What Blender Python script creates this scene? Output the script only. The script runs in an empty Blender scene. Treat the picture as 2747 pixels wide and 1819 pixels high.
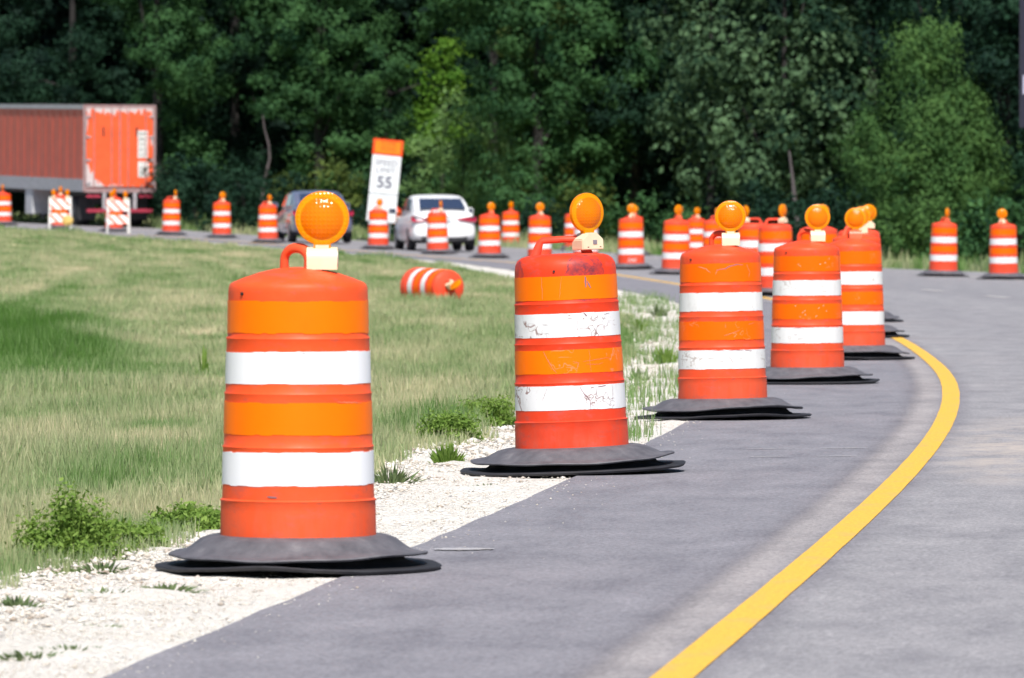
import bpy, bmesh, math, random
import numpy as np
from mathutils import Vector, Matrix
R_=math.radians
rng=np.random.default_rng(7); random.seed(7)
S=bpy.context.scene
COL=S.collection
# ---------------------------------------------------------------- camera model (telephoto, level road)
SW,SH,F=2747.0,1819.0,18000.0
HC,YH=1.35,540.0
CX,CY=SW/2,SH/2
PT=math.atan((CY-YH)/F)
fw=np.array([0,math.cos(PT),-math.sin(PT)]);up=np.array([0,math.sin(PT),math.cos(PT)]);rt=np.array([1.,0,0]);CAM=np.array([0,0,HC])
def P(px,py,s):
    return CAM+F/s*(fw+(px-CX)/F*rt+(CY-py)/F*up)
DR=[('D1',800,1434,731),('D2',1537,1198,532),('D3',1939,1078,420),('D4',2166,987,346),('D5',2291,933,293),('D6',2300,873,253),('D7',2303,840,225),('D8',2195,800,200),('D9',2081,772,176),('D10',2020,752,157),
('f',1813,720,135),('e',1693,708,127),('d2',1572,696,120),('c',1448,687,115),('a',1313,678,108),('l',1174.6,669,103),('m',1014.5,658,98),('o',719,639.5,94),('p',595,626,89.5),('q',459,620,87),('r',306,611,84),('t',160,602,82),('u',9,597,79),
('n',1056.6,639.5,80),('b',1369.6,652,88),('d',1538.6,662,91),('e2',1700,672,97),('g',1868,683,100),('h',1915,700,110),('j',2530,722,133),('k',2692,734.5,137)]
DP={}
for n_,x_,yb_,s_ in DR: DP[n_]=P(x_,yb_+.125*s_,s_)
ex=[(-3,8,0),(6,8,0),(-12,30,-.05),(12,30,.05),(14,80,0),(-14,90,-.05),(-8,120,-.02),(-6,50,-.05),(8,45,.02),(-2,-20,0),(10,-20,0),(-12,-20,0),(-14.6,232,.56),(-19,236,.6)]
A_=np.array(list(DP.values())+[np.array(e,float) for e in ex])
def tps(a,b):
    r2=((a[:,None,:]-b[None])**2).sum(-1)
    return .5*r2*np.log(r2+1e-9)
Q_=A_[:,:2]/50.; nQ=len(Q_)
_K=tps(Q_,Q_)+.05*np.eye(nQ); _Pm=np.c_[np.ones(nQ),Q_]
W_=np.linalg.solve(np.block([[_K,_Pm],[_Pm.T,np.zeros((3,3))]]),np.r_[A_[:,2],0,0,0])
def terr(xy):
    xy=np.atleast_2d(np.asarray(xy,float)); out=np.empty(len(xy))
    for i in range(0,len(xy),60000):
        q=xy[i:i+60000].copy();q[:,0]=np.clip(q[:,0],-60,60);q[:,1]=np.clip(q[:,1],-30,290);q/=50.
        out[i:i+60000]=tps(q,Q_)@W_[:nQ]+np.c_[np.ones(len(q)),q]@W_[nQ:]
    return out
def tz(x,y): return float(terr((x,y))[0])
def hit(px,py):
    d=fw+(px-CX)/F*rt+(CY-py)/F*up
    t=np.arange(5,400,.25); p=CAM+d*t[:,None]
    k=np.argmax(p[:,2]<terr(p[:,:2])); return p[k]
# ---------------------------------------------------------------- road reference curve: the yellow edge line
_Y=[(.47,18.9),(.96,23.3),(1.34,26.8),(1.82,31.7),(2.34,37.4),(2.93,45.2),(3.4,52.5),(3.85,61.75),(4.06,68),(4.15,74),(3.8,101),(2.2,129.3),(.22,148.5),(-2.0,170.5),(-5.6,185.0),(-8.3,192.5),(-11.0,201.5),(-13.8,210.0)]
_Y=np.array(_Y); _Y[:,0]-=.018; _Y[0,0]-=.01; cf=np.polyfit(_Y[:,1]/100,_Y[:,0],6,w=80/(_Y[:,1]+5)); print('yellow fit',np.round(np.polyval(cf,_Y[:,1]/100)-_Y[:,0],2))
ys=np.arange(17,205,.25); xs=np.polyval(cf,ys/100)
ref=[(x,y) for x,y in zip(xs,ys)]
# extend both ways with a constant curvature
def ext(p0,p1,k,n,st=.25):
    k=k*st;n=int(n/st)
    h=math.atan2(p1[0]-p0[0],p1[1]-p0[1]); x,y=p1; o=[]
    for i in range(n):
        h+=k; x+=st*math.sin(h); y+=st*math.cos(h); o.append((x,y))
    return o
ref=ref+ext(ref[-2],ref[-1],-1/480,90)
ref=ext(ref[1],ref[0],-1/900,45)[::-1]+ref
ref=np.array(ref)
tg=np.gradient(ref,axis=0); tg/=np.linalg.norm(tg,axis=1)[:,None]
nrm=np.c_[tg[:,1],-tg[:,0]]          # to the right of travel
arc=np.r_[0,np.cumsum(np.linalg.norm(np.diff(ref,axis=0),axis=1))]
def roadpt(v,u):                      # v arc metres, u offset to the right of the yellow line
    i=np.clip(v,0,arc[-1]-.01)
    return np.array([np.interp(i,arc,ref[:,0])+u*np.interp(i,arc,nrm[:,0]),np.interp(i,arc,ref[:,1])+u*np.interp(i,arc,nrm[:,1])])
def road_uv(pts):
    """nearest (u,v) on the reference curve for many points"""
    pts=np.atleast_2d(pts); out=np.empty((len(pts),2))
    rs=np.arange(0,len(ref),4)
    for i in range(0,len(pts),20000):
        p=pts[i:i+20000]; d=(p[:,0:1]-ref[rs,0][None])**2+(p[:,1:2]-ref[rs,1][None])**2; k=rs[d.argmin(1)]
        dv=p-ref[k]; out[i:i+20000,0]=(dv*nrm[k]).sum(1); out[i:i+20000,1]=arc[k]+(dv*tg[k]).sum(1)
    return out
# ---------------------------------------------------------------- material helpers
def mat(name):
    m=bpy.data.materials.new(name); m.use_nodes=True; nt=m.node_tree
    return m,nt,nt.nodes['Principled BSDF']
def N(nt,t,**k):
    n=nt.nodes.new(t)
    for a,b in k.items():
        if a.startswith('i_'):
            key=a[2:].replace('_',' ')
            n.inputs[int(key) if key.isdigit() else key].default_value=b
        else: setattr(n,a,b)
    return n
def L(nt,a,b): nt.links.new(a,b)
def ramp(nt,fac,stops,interp='LINEAR'):
    r=N(nt,'ShaderNodeValToRGB'); r.color_ramp.interpolation=interp
    e=r.color_ramp.elements
    while len(e)<len(stops): e.new(.5)
    for q,(p,c) in zip(e,stops):
        q.position=p; q.color=(c,c,c,1) if isinstance(c,(int,float)) else (*c,1)
    L(nt,fac,r.inputs[0]); return r.outputs[0]
def mix(nt,fac,a,b,mode='MIX'):
    m=N(nt,'ShaderNodeMix',data_type='RGBA',blend_type=mode)
    for s,v in ((m.inputs[0],fac),(m.inputs[6],a),(m.inputs[7],b)):
        if isinstance(v,bpy.types.NodeSocket): L(nt,v,s)
        elif isinstance(v,tuple): s.default_value=(*v,1)
        else: s.default_value=v
    return m.outputs[2]
def math_(nt,op,a,b=0.,c=0.):
    m=N(nt,'ShaderNodeMath',operation=op)
    for i,v in enumerate((a,b,c)):
        if isinstance(v,bpy.types.NodeSocket): L(nt,v,m.inputs[i])
        else: m.inputs[i].default_value=v
    return m.outputs[0]
def noise(nt,vec,scale,detail=4,rough=.6,dist=0,off=None):
    n=N(nt,'ShaderNodeTexNoise'); n.inputs['Scale'].default_value=scale; n.inputs['Detail'].default_value=detail
    n.inputs['Roughness'].default_value=rough; n.inputs['Distortion'].default_value=dist
    if vec is not None: L(nt,vec,n.inputs['Vector'])
    return n.outputs[0]
def mapping(nt,vec,scale=(1,1,1),loc=(0,0,0)):
    m=N(nt,'ShaderNodeMapping'); m.inputs['Scale'].default_value=scale; m.inputs['Location'].default_value=loc
    L(nt,vec,m.inputs[0]); return m.outputs[0]
def bump(nt,h,strength,dist,bsdf):
    b=N(nt,'ShaderNodeBump'); b.inputs['Strength'].default_value=strength; b.inputs['Distance'].default_value=dist
    L(nt,h,b.inputs['Height']); L(nt,b.outputs[0],bsdf.inputs['Normal'])
def simple(name,col,rough=.5,metal=0,noise_amt=.12,nscale=8,spec=.5):
    m,nt,b=mat(name); tc=N(nt,'ShaderNodeTexCoord')
    f=noise(nt,tc.outputs['Object'],nscale,5)
    dark=tuple(c*(1-noise_amt*2) for c in col); lite=tuple(min(1,c*(1+noise_amt)) for c in col)
    L(nt,ramp(nt,f,[(.3,dark),(.7,lite)]),b.inputs['Base Color'])
    b.inputs['Roughness'].default_value=rough; b.inputs['Metallic'].default_value=metal
    b.inputs['Specular IOR Level'].default_value=spec
    return m
# ---------------------------------------------------------------- mesh helpers
def npmesh(name,V,Fc,mats=(),parent=None,smooth=False,attr=None,loc=None,uv=None):
    V=np.asarray(V,np.float32); Fc=np.asarray(Fc,np.int32); k=Fc.shape[1]
    me=bpy.data.meshes.new(name); me.vertices.add(len(V)); me.vertices.foreach_set('co',V.ravel())
    me.loops.add(Fc.size); me.loops.foreach_set('vertex_index',Fc.ravel())
    me.polygons.add(len(Fc)); me.polygons.foreach_set('loop_start',np.arange(0,Fc.size,k,dtype=np.int32))
    if smooth: me.polygons.foreach_set('use_smooth',np.ones(len(Fc),bool))
    me.update(calc_edges=True)
    if attr is not None:
        a=me.attributes.new('var','FLOAT','FACE'); a.data.foreach_set('value',np.asarray(attr,np.float32))
    if uv is not None:
        l=me.uv_layers.new(name='UVMap'); l.data.foreach_set('uv',np.asarray(uv,np.float32)[Fc.ravel()].ravel())
    me.validate()
    return link(name,me,mats,parent,loc)
def link(name,me,mats=(),parent=None,loc=None):
    o=bpy.data.objects.new(name,me); COL.objects.link(o)
    for m in (mats if isinstance(mats,(list,tuple)) else [mats]): me.materials.append(m)
    if parent is not None: o.parent=parent
    if loc is not None: o.location=loc
    return o
def bmobj(name,bm,m,parent=None,smooth=False,bev=0,loc=None):
    bmesh.ops.recalc_face_normals(bm,faces=bm.faces)
    if bev:
        es=[e for e in bm.edges if len(e.link_faces)==2 and e.calc_face_angle(0)>.6]
        bmesh.ops.bevel(bm,geom=es,offset=bev,segments=2,affect='EDGES',clamp_overlap=True)
    if smooth:
        for f in bm.faces: f.smooth=True
    me=bpy.data.meshes.new(name); bm.to_mesh(me); bm.free()
    if smooth: me.set_sharp_from_angle(angle=R_(38))
    return link(name,me,m,parent,loc)
def box(bm,c,s,rot=None):
    M=Matrix.Translation(c)@(rot if rot is not None else Matrix())@Matrix.Diagonal((*s,1))
    bmesh.ops.create_cube(bm,size=1,matrix=M)
def tube(bm,pts,r,seg=10,caps=True,flat=1.0):
    pts=[Vector(p) for p in pts]; rings=[]
    rr=r if isinstance(r,(list,tuple)) else [r]*len(pts)
    a=None
    for i,p in enumerate(pts):
        t=(pts[min(i+1,len(pts)-1)]-pts[max(i-1,0)]).normalized()
        if a is None: a=t.orthogonal().normalized()
        a=(a-t*a.dot(t)).normalized(); b=t.cross(a)
        rings.append([bm.verts.new(p+(a*math.cos(2*math.pi*j/seg)+b*math.sin(2*math.pi*j/seg)*flat)*rr[i]) for j in range(seg)])
    for u,v in zip(rings,rings[1:]):
        for j in range(seg): bm.faces.new((u[j],u[(j+1)%seg],v[(j+1)%seg],v[j]))
    if caps:
        bm.faces.new(rings[0][::-1]); bm.faces.new(rings[-1])
def revolve(bm,prof,seg=64,fn=None,axis='z',closed=False):
    rings=[]
    for (r,z) in prof:
        ring=[]
        for j in range(seg):
            t=2*math.pi*j/seg; x,y,zz=r*math.cos(t),r*math.sin(t),z
            if fn: x,y,zz=fn(x,y,zz,t,r)
            v=(x,y,zz) if axis=='z' else (x,zz,y)
            ring.append(bm.verts.new(v))
        rings.append(ring)
    pairs=list(zip(rings,rings[1:]))
    if closed: pairs.append((rings[-1],rings[0]))
    for u,v in pairs:
        for j in range(seg):
            bm.faces.new((u[j],u[(j+1)%seg],v[(j+1)%seg],v[j]))
    return rings
def empty(name,loc,label,cat,group=None,rz=0):
    o=bpy.data.objects.new(name,None); COL.objects.link(o); o.location=loc; o.rotation_euler=(0,0,rz)
    o.empty_display_size=.1
    return tag(o,label,cat,group)
def tag(o,label,cat,group=None,kind=None):
    o['label']=label; o['category']=cat
    if group: o['group']=group
    if kind: o['kind']=kind
    return o
def struct(o,kind='structure',label=None):
    o['kind']=kind
    if label: o['label']=label
    return o
def copytree(o,parent=None):
    c=o.copy(); COL.objects.link(c); c.parent=parent
    for ch in list(o.children):
        copytree(ch,c)
    return c
# ================================================================ GROUND, ROAD, GRAVEL, MARKINGS
def m_ground():
    m,nt,b=mat('verge_soil'); tc=N(nt,'ShaderNodeTexCoord'); o=tc.outputs['Object']
    f=noise(nt,o,.35,6); g=noise(nt,o,9,5)
    c=ramp(nt,f,[(.35,(.17,.2,.075)),(.5,(.25,.26,.11)),(.68,(.35,.32,.17))])
    c=mix(nt,.35,c,ramp(nt,g,[(.3,(.1,.12,.04)),(.7,(.33,.32,.16))]))
    L(nt,c,b.inputs['Base Color']); b.inputs['Roughness'].default_value=.95; bump(nt,g,.8,.05,b); return m
def m_asphalt():
    m,nt,b=mat('asphalt'); uv=N(nt,'ShaderNodeUVMap').outputs[0]
    sx=N(nt,'ShaderNodeSeparateXYZ'); L(nt,uv,sx.inputs[0]); u,v=sx.outputs[0],sx.outputs[1]
    wob=noise(nt,mapping(nt,uv,(0.5,1.2,1)),1.0,5)
    wob2=noise(nt,mapping(nt,uv,(3,9,1)),3.0,5)
    uu=math_(nt,'ADD',u,math_(nt,'MULTIPLY',math_(nt,'SUBTRACT',wob,.5),.05))
    uu=math_(nt,'ADD',uu,math_(nt,'MULTIPLY',math_(nt,'SUBTRACT',wob2,.5),.07))
    un=math_(nt,'MULTIPLY_ADD',uu,1/12.,.2)     # 0..1 over u=-2.4..9.6
    k=lambda x:x/12.+.2
    sh=(.212,.207,.234); lane=(.268,.262,.280); pale=(.30,.28,.288)
    base=ramp(nt,un,[(0,sh),(k(-.36),sh),(k(-.285),(.186,.178,.200)),(k(-.255),(.215,.2,.212)),(k(-.21),pale),(k(-.11),pale),(k(-.08),(.235,.225,.245)),(k(.09),(.215,.208,.23)),(k(.16),lane),(k(1.4),(.245,.24,.26)),(k(2.6),lane),(k(3.4),(.235,.23,.25)),(1,lane)])
    fine=noise(nt,mapping(nt,uv,(1,.35,1)),48,4,.85); med=noise(nt,mapping(nt,uv,(2.2,.8,1)),1.3,8,.72)
    streak=noise(nt,mapping(nt,uv,(5,.7,1)),3.2,6,.75)
    c=mix(nt,.75,base,ramp(nt,med,[(.28,(.30,.30,.32)),(.5,(.5,.5,.5)),(.72,(.66,.65,.64))]),'OVERLAY')
    c=mix(nt,.3,c,ramp(nt,streak,[(.3,(.42,.42,.42)),(.7,(.58,.58,.58))]),'OVERLAY')
    c=mix(nt,.42,c,ramp(nt,fine,[(.38,(.22,.22,.22)),(.62,(.8,.8,.78))]),'OVERLAY')
    # pale transverse scratches on the shoulder
    sc=noise(nt,mapping(nt,uv,(1.1,34,1)),1.4,2,.5); scm=ramp(nt,sc,[(.73,0.),(.76,1.)])
    c=mix(nt,math_(nt,'MULTIPLY',scm,.25),c,(.5,.49,.5))
    # tan dust drifted on the lane
    dn=noise(nt,mapping(nt,uv,(1.3,.7,1),(3,5,0)),1.5,8,.75)
    du=math_(nt,'SUBTRACT',u,.55); dv=math_(nt,'SUBTRACT',v,DUSTV)
    d2=math_(nt,'ADD',math_(nt,'POWER',math_(nt,'MULTIPLY',du,1.7),2.),math_(nt,'POWER',math_(nt,'MULTIPLY',dv,.16),2.))
    dm=math_(nt,'MULTIPLY',ramp(nt,d2,[(0,1.),(1,0.)]),ramp(nt,dn,[(.42,0.),(.6,1.)]))
    c=mix(nt,math_(nt,'MULTIPLY',dm,1.),c,(.46,.40,.36))
    L(nt,c,b.inputs['Base Color']); b.inputs['Roughness'].default_value=.85; b.inputs['Specular IOR Level'].default_value=.3
    bump(nt,fine,.35,.006,b); return m
def m_gravel(name='crushed_stone',bumpy=True):
    m,nt,b=mat(name); tc=N(nt,'ShaderNodeTexCoord'); o=tc.outputs['Object']
    at=N(nt,'ShaderNodeAttribute',attribute_name='var')
    g=noise(nt,o,30,4); f=noise(nt,o,2.2,5)
    c=ramp(nt,g,[(.25,(.56,.53,.49)),(.5,(.69,.66,.615)),(.75,(.77,.75,.70))])
    c=mix(nt,.5,c,ramp(nt,f,[(.35,(.44,.43,.42)),(.6,(.55,.55,.55))]),'OVERLAY')
    if not bumpy: c=mix(nt,1.,c,ramp(nt,at.outputs['Fac'],[(0,(.5,.43,.38)),(.15,(.75,.70,.66)),(.45,(.95,.93,.9)),(1,(1,1,1))]),'MULTIPLY')
    L(nt,c,b.inputs['Base Color']); b.inputs['Roughness'].default_value=.9; b.inputs['Specular IOR Level'].default_value=.2
    if bumpy:
        vo=N(nt,'ShaderNodeTexVoronoi'); vo.inputs['Scale'].default_value=45; L(nt,o,vo.inputs['Vector'])
        bump(nt,vo.outputs['Distance'],.9,.02,b)
    return m
def m_paint(name,col,worn=.2):
    m,nt,b=mat(name); uv=N(nt,'ShaderNodeUVMap').outputs[0]
    g=noise(nt,uv,55,4); f=noise(nt,mapping(nt,uv,(3,1.2,1)),2.2,6,.7)
    c=mix(nt,.5,col,ramp(nt,g,[(.36,(.28,.28,.28)),(.64,(.64,.64,.64))]),'OVERLAY')
    c=mix(nt,math_(nt,'MULTIPLY',ramp(nt,f,[(.5,0.),(.7,1.)]),worn),c,(.40,.33,.2))
    L(nt,c,b.inputs['Base Color']); b.inputs['Roughness'].default_value=.6; bump(nt,g,.25,.004,b); return m
def ribbon(name,us,v0,v1,dv,dz,m,jit=None):
    vs=np.arange(v0,v1+.001,dv); V=[];UV=[]
    for i,v in enumerate(vs):
        for j,u in enumerate(us):
            uj=u
            if jit and (j==0 or j==len(us)-1): uj=u+jit[0 if j==0 else 1]*(random.random()-.5)
            p=roadpt(v,uj); V.append((p[0],p[1])); UV.append((uj,v))
    V=np.array(V); z=terr(V)+dz; n=len(us)
    Fc=[(i*n+j,i*n+j+1,(i+1)*n+j+1,(i+1)*n+j) for i in range(len(vs)-1) for j in range(n-1)]
    return npmesh(name,np.c_[V,z],Fc,m,uv=UV,smooth=True)
_g=np.random.default_rng(5).normal(0,1,(64,64))
def vnoise(x,y,sc,seed=0):
    x=x/sc+seed*7.3;y=y/sc+seed*3.1; xi=np.floor(x).astype(int);yi=np.floor(y).astype(int);fx=x-xi;fy=y-yi
    fx=fx*fx*(3-2*fx);fy=fy*fy*(3-2*fy);g=lambda a,b:_g[a%64,b%64]
    return (g(xi,yi)*(1-fx)+g(xi+1,yi)*fx)*(1-fy)+(g(xi,yi+1)*(1-fx)+g(xi+1,yi+1)*fx)*fy
v_at=lambda y:float(np.interp(y,ref[:,1],arc))
DUSTV=v_at(37.5)
VMAX=float(arc[-1])-1
# base ground: fine near the camera, coarse beyond
gx=np.r_[np.array([-900,-500,-250,-140,-90]),np.arange(-60,60.1,2.),np.array([90,140,250,500,900])]
gy=np.r_[np.array([-400,-150,-60]),np.arange(-30,300.1,2.),np.array([340,420,600,900,1500])]
GX,GY=np.meshgrid(gx,gy); xy=np.c_[GX.ravel(),GY.ravel()]
nx=len(gx); Fg=[(i*nx+j,i*nx+j+1,(i+1)*nx+j+1,(i+1)*nx+j) for i in range(len(gy)-1) for j in range(nx-1)]
struct(npmesh('ground',np.c_[xy,terr(xy)-.035],Fg,m_ground(),smooth=True))
us=np.r_[-1.62,np.arange(-1.4,10.3,.6),10.5]
MA=m_asphalt()
struct(ribbon('asphalt_road',us,0,VMAX,.5,0.,MA,jit=(.016,.12)))
MG=m_gravel()
# gravel shoulder, edges wander
def gravel_sheet():
    vs=np.arange(0,VMAX,.12); V=[];n=9
    nz=np.cumsum(rng.normal(0,.06,len(vs))); nz=nz-np.convolve(nz,np.ones(41)/41,'same')
    for i,v in enumerate(vs):
        w=1.32+.1*math.sin(v*.9)+nz[i]*.6
        for j in range(n):
            u=-1.55-w*j/(n-1); p=roadpt(v,u); V.append((p[0],p[1]))
    V=np.array(V); z=terr(V)-.012+rng.normal(0,.003,len(V))+.012*vnoise(V[:,0]*8,V[:,1]*3,1.,5); z.reshape(-1,n)[:,-1]-=.03
    z.reshape(-1,n)[:,0]=terr(V).reshape(-1,n)[:,0]-.006
    Fc=[(i*n+j,i*n+j+1,(i+1)*n+j+1,(i+1)*n+j) for i in range(len(vs)-1) for j in range(n-1)]
    return npmesh('gravel_shoulder',np.c_[V,z],Fc,MG,smooth=True)
struct(gravel_sheet(),label='white crushed stone shoulder between the asphalt and the grass')
# loose stones
def stones():
    MS=m_gravel('loose_stone',False)
    oct_=np.array([(1,0,0),(-1,0,0),(0,1,0),(0,-1,0),(0,0,.8),(0,0,-.6)],float)
    of=np.array([(0,2,4),(2,1,4),(1,3,4),(3,0,4),(2,0,5),(1,2,5),(3,1,5),(0,3,5)])
    v0,v1=v_at(16),v_at(105)
    n=46000
    t=rng.random(n)**1.7; v=v0+(v1-v0)*t
    u=-1.62-1.28*rng.random(n)**.8
    stray=rng.random(n)<.02; u[stray]=-1.63+rng.exponential(.09,stray.sum())
    P2=np.array([roadpt(a,b) for a,b in zip(v,u)])
    z=terr(P2)-.008
    s=rng.uniform(.003,.0068,n)*(1+.9*t)*(1+1.8*(u<-2.3)*rng.random(n)**2)*(1+1.3*(rng.random(n)<.03)); s[stray]*=.7; z[stray]+=.008
    rot=rng.random(n)*6.28; c,si=np.cos(rot),np.sin(rot)
    sc=np.stack([s*rng.uniform(.8,1.6,n),s*rng.uniform(.7,1.2,n),s*rng.uniform(.45,.8,n)],1)
    q=oct_[None]*sc[:,None,:]*rng.uniform(.75,1.2,(n,6,3))
    X=q[...,0]*c[:,None]-q[...,1]*si[:,None]+P2[:,0:1]; Yy=q[...,0]*si[:,None]+q[...,1]*c[:,None]+P2[:,1:2]
    Z=q[...,2]+z[:,None]+.2*s[:,None]
    V=np.stack([X,Yy,Z],-1).reshape(-1,3); Fc=(of[None]+6*np.arange(n)[:,None,None]).reshape(-1,3)
    o=npmesh('gravel',V,Fc,MS,attr=np.repeat(rng.random(n),8)); return struct(o,'stuff','loose white crushed stones along the shoulder')
stones()
YEL=m_paint('yellow_paint',(.80,.465,.05),.45); WHT=m_paint('white_paint',(.50,.48,.48),.6)
struct(ribbon('yellow_edge_line',[-.062,0,.062],0,VMAX,.5,.004,YEL,jit=(.003,.003)),label='solid yellow edge line curving left along the road')
for y in range(0,260,11):
    pass
vd=[v_at(c) for c in (88.0,98.,109.)]
for i in range(-7,14):
    v=v_at(100.5)+i*9.5
    if 2<v<VMAX-5:
        o=ribbon('lane_dash',[3.62,3.69,3.76],v,v+3.,.5,.004,WHT,jit=(.008,.008)); struct(o,label='short white lane dash on the grey asphalt'); o['group']='white lane dashes'
struct(ribbon('white_edge_line',[7.6,7.66,7.72],0,VMAX,.5,.004,WHT,jit=(.004,.004)),label='thin white edge line at the outer side of the road')
SCR=m_paint('chalky_scrape',(.42,.41,.43),.4)
def streak_mark(name,x0,x1,y,h,label):
    a=hit(x0,y);b=hit(x1,y); n=12; V=[]
    for i in range(n+1):
        t=i/n; x=a[0]+(b[0]-a[0])*t; yy=a[1]+(b[1]-a[1])*t; w=h*(.4+.6*math.sin(math.pi*min(1,t+.05)))*random.uniform(.7,1.1)
        V+= [(x,yy-w),(x,yy+w)]
    V=np.array(V); z=terr(V)+.004
    o=npmesh(name,np.c_[V,z],[(2*i,2*i+2,2*i+3,2*i+1) for i in range(n)],SCR,uv=V); return struct(o,label=label)
streak_mark('paint_mark',1165,1325,1480,.10,'short white scrape on the asphalt beside the nearest tyre ring')
for x0,x1,y in ((2000,2150,1206),(2200,2330,1207),(2010,2120,1228),(2190,2300,1229)): streak_mark('scrape_mark',x0,x1,y,.03,'pale scrape across the asphalt shoulder')
# ---------------------------------------------------------------- GRASS
def m_blade():
    m,nt,b=mat('grass_blade'); at=N(nt,'ShaderNodeAttribute',attribute_name='var')
    c=ramp(nt,at.outputs['Fac'],[(0,(.07,.17,.025)),(.25,(.16,.27,.085)),(.5,(.31,.375,.185)),(.75,(.46,.46,.27)),(1,(.66,.58,.38))])
    L(nt,c,b.inputs['Base Color']); b.inputs['Roughness'].default_value=.6; b.inputs['Specular IOR Level'].default_value=.25
    tr=N(nt,'ShaderNodeBsdfTranslucent'); L(nt,c,tr.inputs[0]); ms=N(nt,'ShaderNodeMixShader'); ms.inputs[0].default_value=.3
    L(nt,b.outputs[0],ms.inputs[1]); L(nt,tr.outputs[0],ms.inputs[2]); L(nt,ms.outputs[0],nt.nodes['Material Output'].inputs[0]); return m
MB=m_blade()
_g_unused=rng.normal(0,1,(64,64))
def blades(name,X,Yc,hgt,wid,var,lean=.35):
    n=len(X); z=terr(np.c_[X,Yc])-.035
    a=rng.random(n)*6.28; la=rng.random(n)*6.28; ln=lean*np.abs(rng.normal(.5,.4,n))*hgt
    dx,dy=np.cos(a)*wid/2,np.sin(a)*wid/2; lx,ly=np.cos(la)*ln,np.sin(la)*ln
    b0=np.c_[X-dx,Yc-dy,z]; b1=np.c_[X+dx,Yc+dy,z]
    m0=np.c_[X-dx*.8+lx*.35,Yc-dy*.8+ly*.35,z+hgt*.6]; m1=np.c_[X+dx*.8+lx*.35,Yc+dy*.8+ly*.35,z+hgt*.6]
    t0=np.c_[X+lx-dx*.1,Yc+ly-dy*.1,z+hgt];t1=np.c_[X+lx+dx*.1,Yc+ly+dy*.1,z+hgt]
    V=np.stack([b0,b1,m1,m0,t1,t0],1).reshape(-1,3); i=6*np.arange(n)[:,None]
    Fc=np.concatenate([i+np.array([[0,1,2,3]]),i+np.array([[3,2,4,5]])],1).reshape(-1,4)
    return npmesh(name,V,Fc,MB,attr=np.repeat(np.clip(var,0,1),2))
def grass_var(X,Yc,U):
    w=.5*vnoise(X,Yc/3,.9,1)+.35*vnoise(X,Yc/2,.33,2)+.25*vnoise(X,Yc/4,3.,3)
    v=.55+.20*w+.03*np.sin(U*5)*1+.13*vnoise(U,Yc/12,.45,5)
    e=(np.maximum(0,X+.0729*Yc)/1.15)**2+((Yc-67)/17)**2; v-=.52*np.exp(-e**2)
    e=((X+3.3)/.5)**2+((Yc-84)/10)**2; v+=.15*np.exp(-e)
    v+=.10*np.exp(-((U+3.1)/.25)**2)                       # dry fringe beside the stone
    return v
def median_grass():
    bands=[(14,30,2300,.0045),(30,45,1500,.006),(45,70,760,.0085),(70,110,400,.013),(110,160,240,.02),(160,235,150,.032)]
    XX=[];YY=[];HH=[];WW=[];VV=[]
    for y0,y1,d,w in bands:
        xl=-SW/2/F*y1-3.5; xr=3.
        n=int((xr-xl)*(y1-y0)*d); X=rng.uniform(xl,xr,n); Yc=rng.uniform(y0,y1,n)
        k=(X>-SW/2/F*Yc-2.2)
        X,Yc=X[k],Yc[k]; uv=road_uv(np.c_[X,Yc]); U=uv[:,0]
        edge=-2.78+.16*vnoise(uv[:,1],U*0,.9,4)+.10*vnoise(uv[:,1],U*0,.22,6)
        k0=(U<edge); X,Yc,U=X[k0],Yc[k0],U[k0]
        fr=np.exp(-((U+3.05)/.33)**2)*np.clip(vnoise(uv[k0,1],U*0,1.3,12)+.3,0,1.2); h=(1+.7*fr)*rng.uniform(.05,.125,len(X))*(1+.5*np.clip(vnoise(X,Yc/3,.6,8),0,1.5))*(.75+.25*np.clip((-2.7-U)/.5,0,1))
        e=(np.maximum(0,X+.0729*Yc)/1.05)**2+((Yc-67)/16)**2; h*=1+.8*np.exp(-e**2)
        XX.append(X);YY.append(Yc);HH.append(h);WW.append(w*rng.uniform(.6,1.4,len(X)));VV.append(grass_var(X,Yc,U)-.3*fr+rng.normal(0,.10,len(X)))
    # sparse tufts pushing through the stone
    v=rng.uniform(v_at(37),v_at(100),650); u=-2.85+1.15*rng.random(650)**1.3
    for a,b in zip(v,u):
        if vnoise(np.array([a/3.]),np.array([b*1.6]),1,9)[0]<.05+.5*max(0,(50-a+v_at(20))/40): continue
        p=roadpt(a,b); n=14; XX.append(p[0]+rng.normal(0,.05,n)); YY.append(p[1]+rng.normal(0,.15,n)); HH.append(rng.uniform(.05,.2,n)); WW.append(np.full(n,.008)); VV.append(rng.normal(.3,.12,n))
    o=blades('grass',np.concatenate(XX),np.concatenate(YY),np.concatenate(HH),np.concatenate(WW),np.concatenate(VV))
    print('blades',len(o.data.polygons)//2)
    return struct(o,'stuff','mown green and straw grass filling the inside of the bend')
median_grass()
def verge_grass():
    n=90000; v=rng.uniform(v_at(95),VMAX,n); u=10.3+rng.random(n)**1.4*10
    Pn=np.stack([np.interp(v,arc,ref[:,0])+u*np.interp(v,arc,nrm[:,0]),np.interp(v,arc,ref[:,1])+u*np.interp(v,arc,nrm[:,1])],1)
    h=rng.uniform(.1,.3,n)*(1+.8*np.clip(vnoise(Pn[:,0],Pn[:,1],1.5,3),0,2))
    o=blades('grass',Pn[:,0],Pn[:,1],h,np.full(n,.03),.42+.2*vnoise(Pn[:,0],Pn[:,1],1.1,2)+rng.normal(0,.12,n))
    return struct(o,'stuff','rough grass and weeds on the far verge below the trees')
verge_grass()
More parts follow.
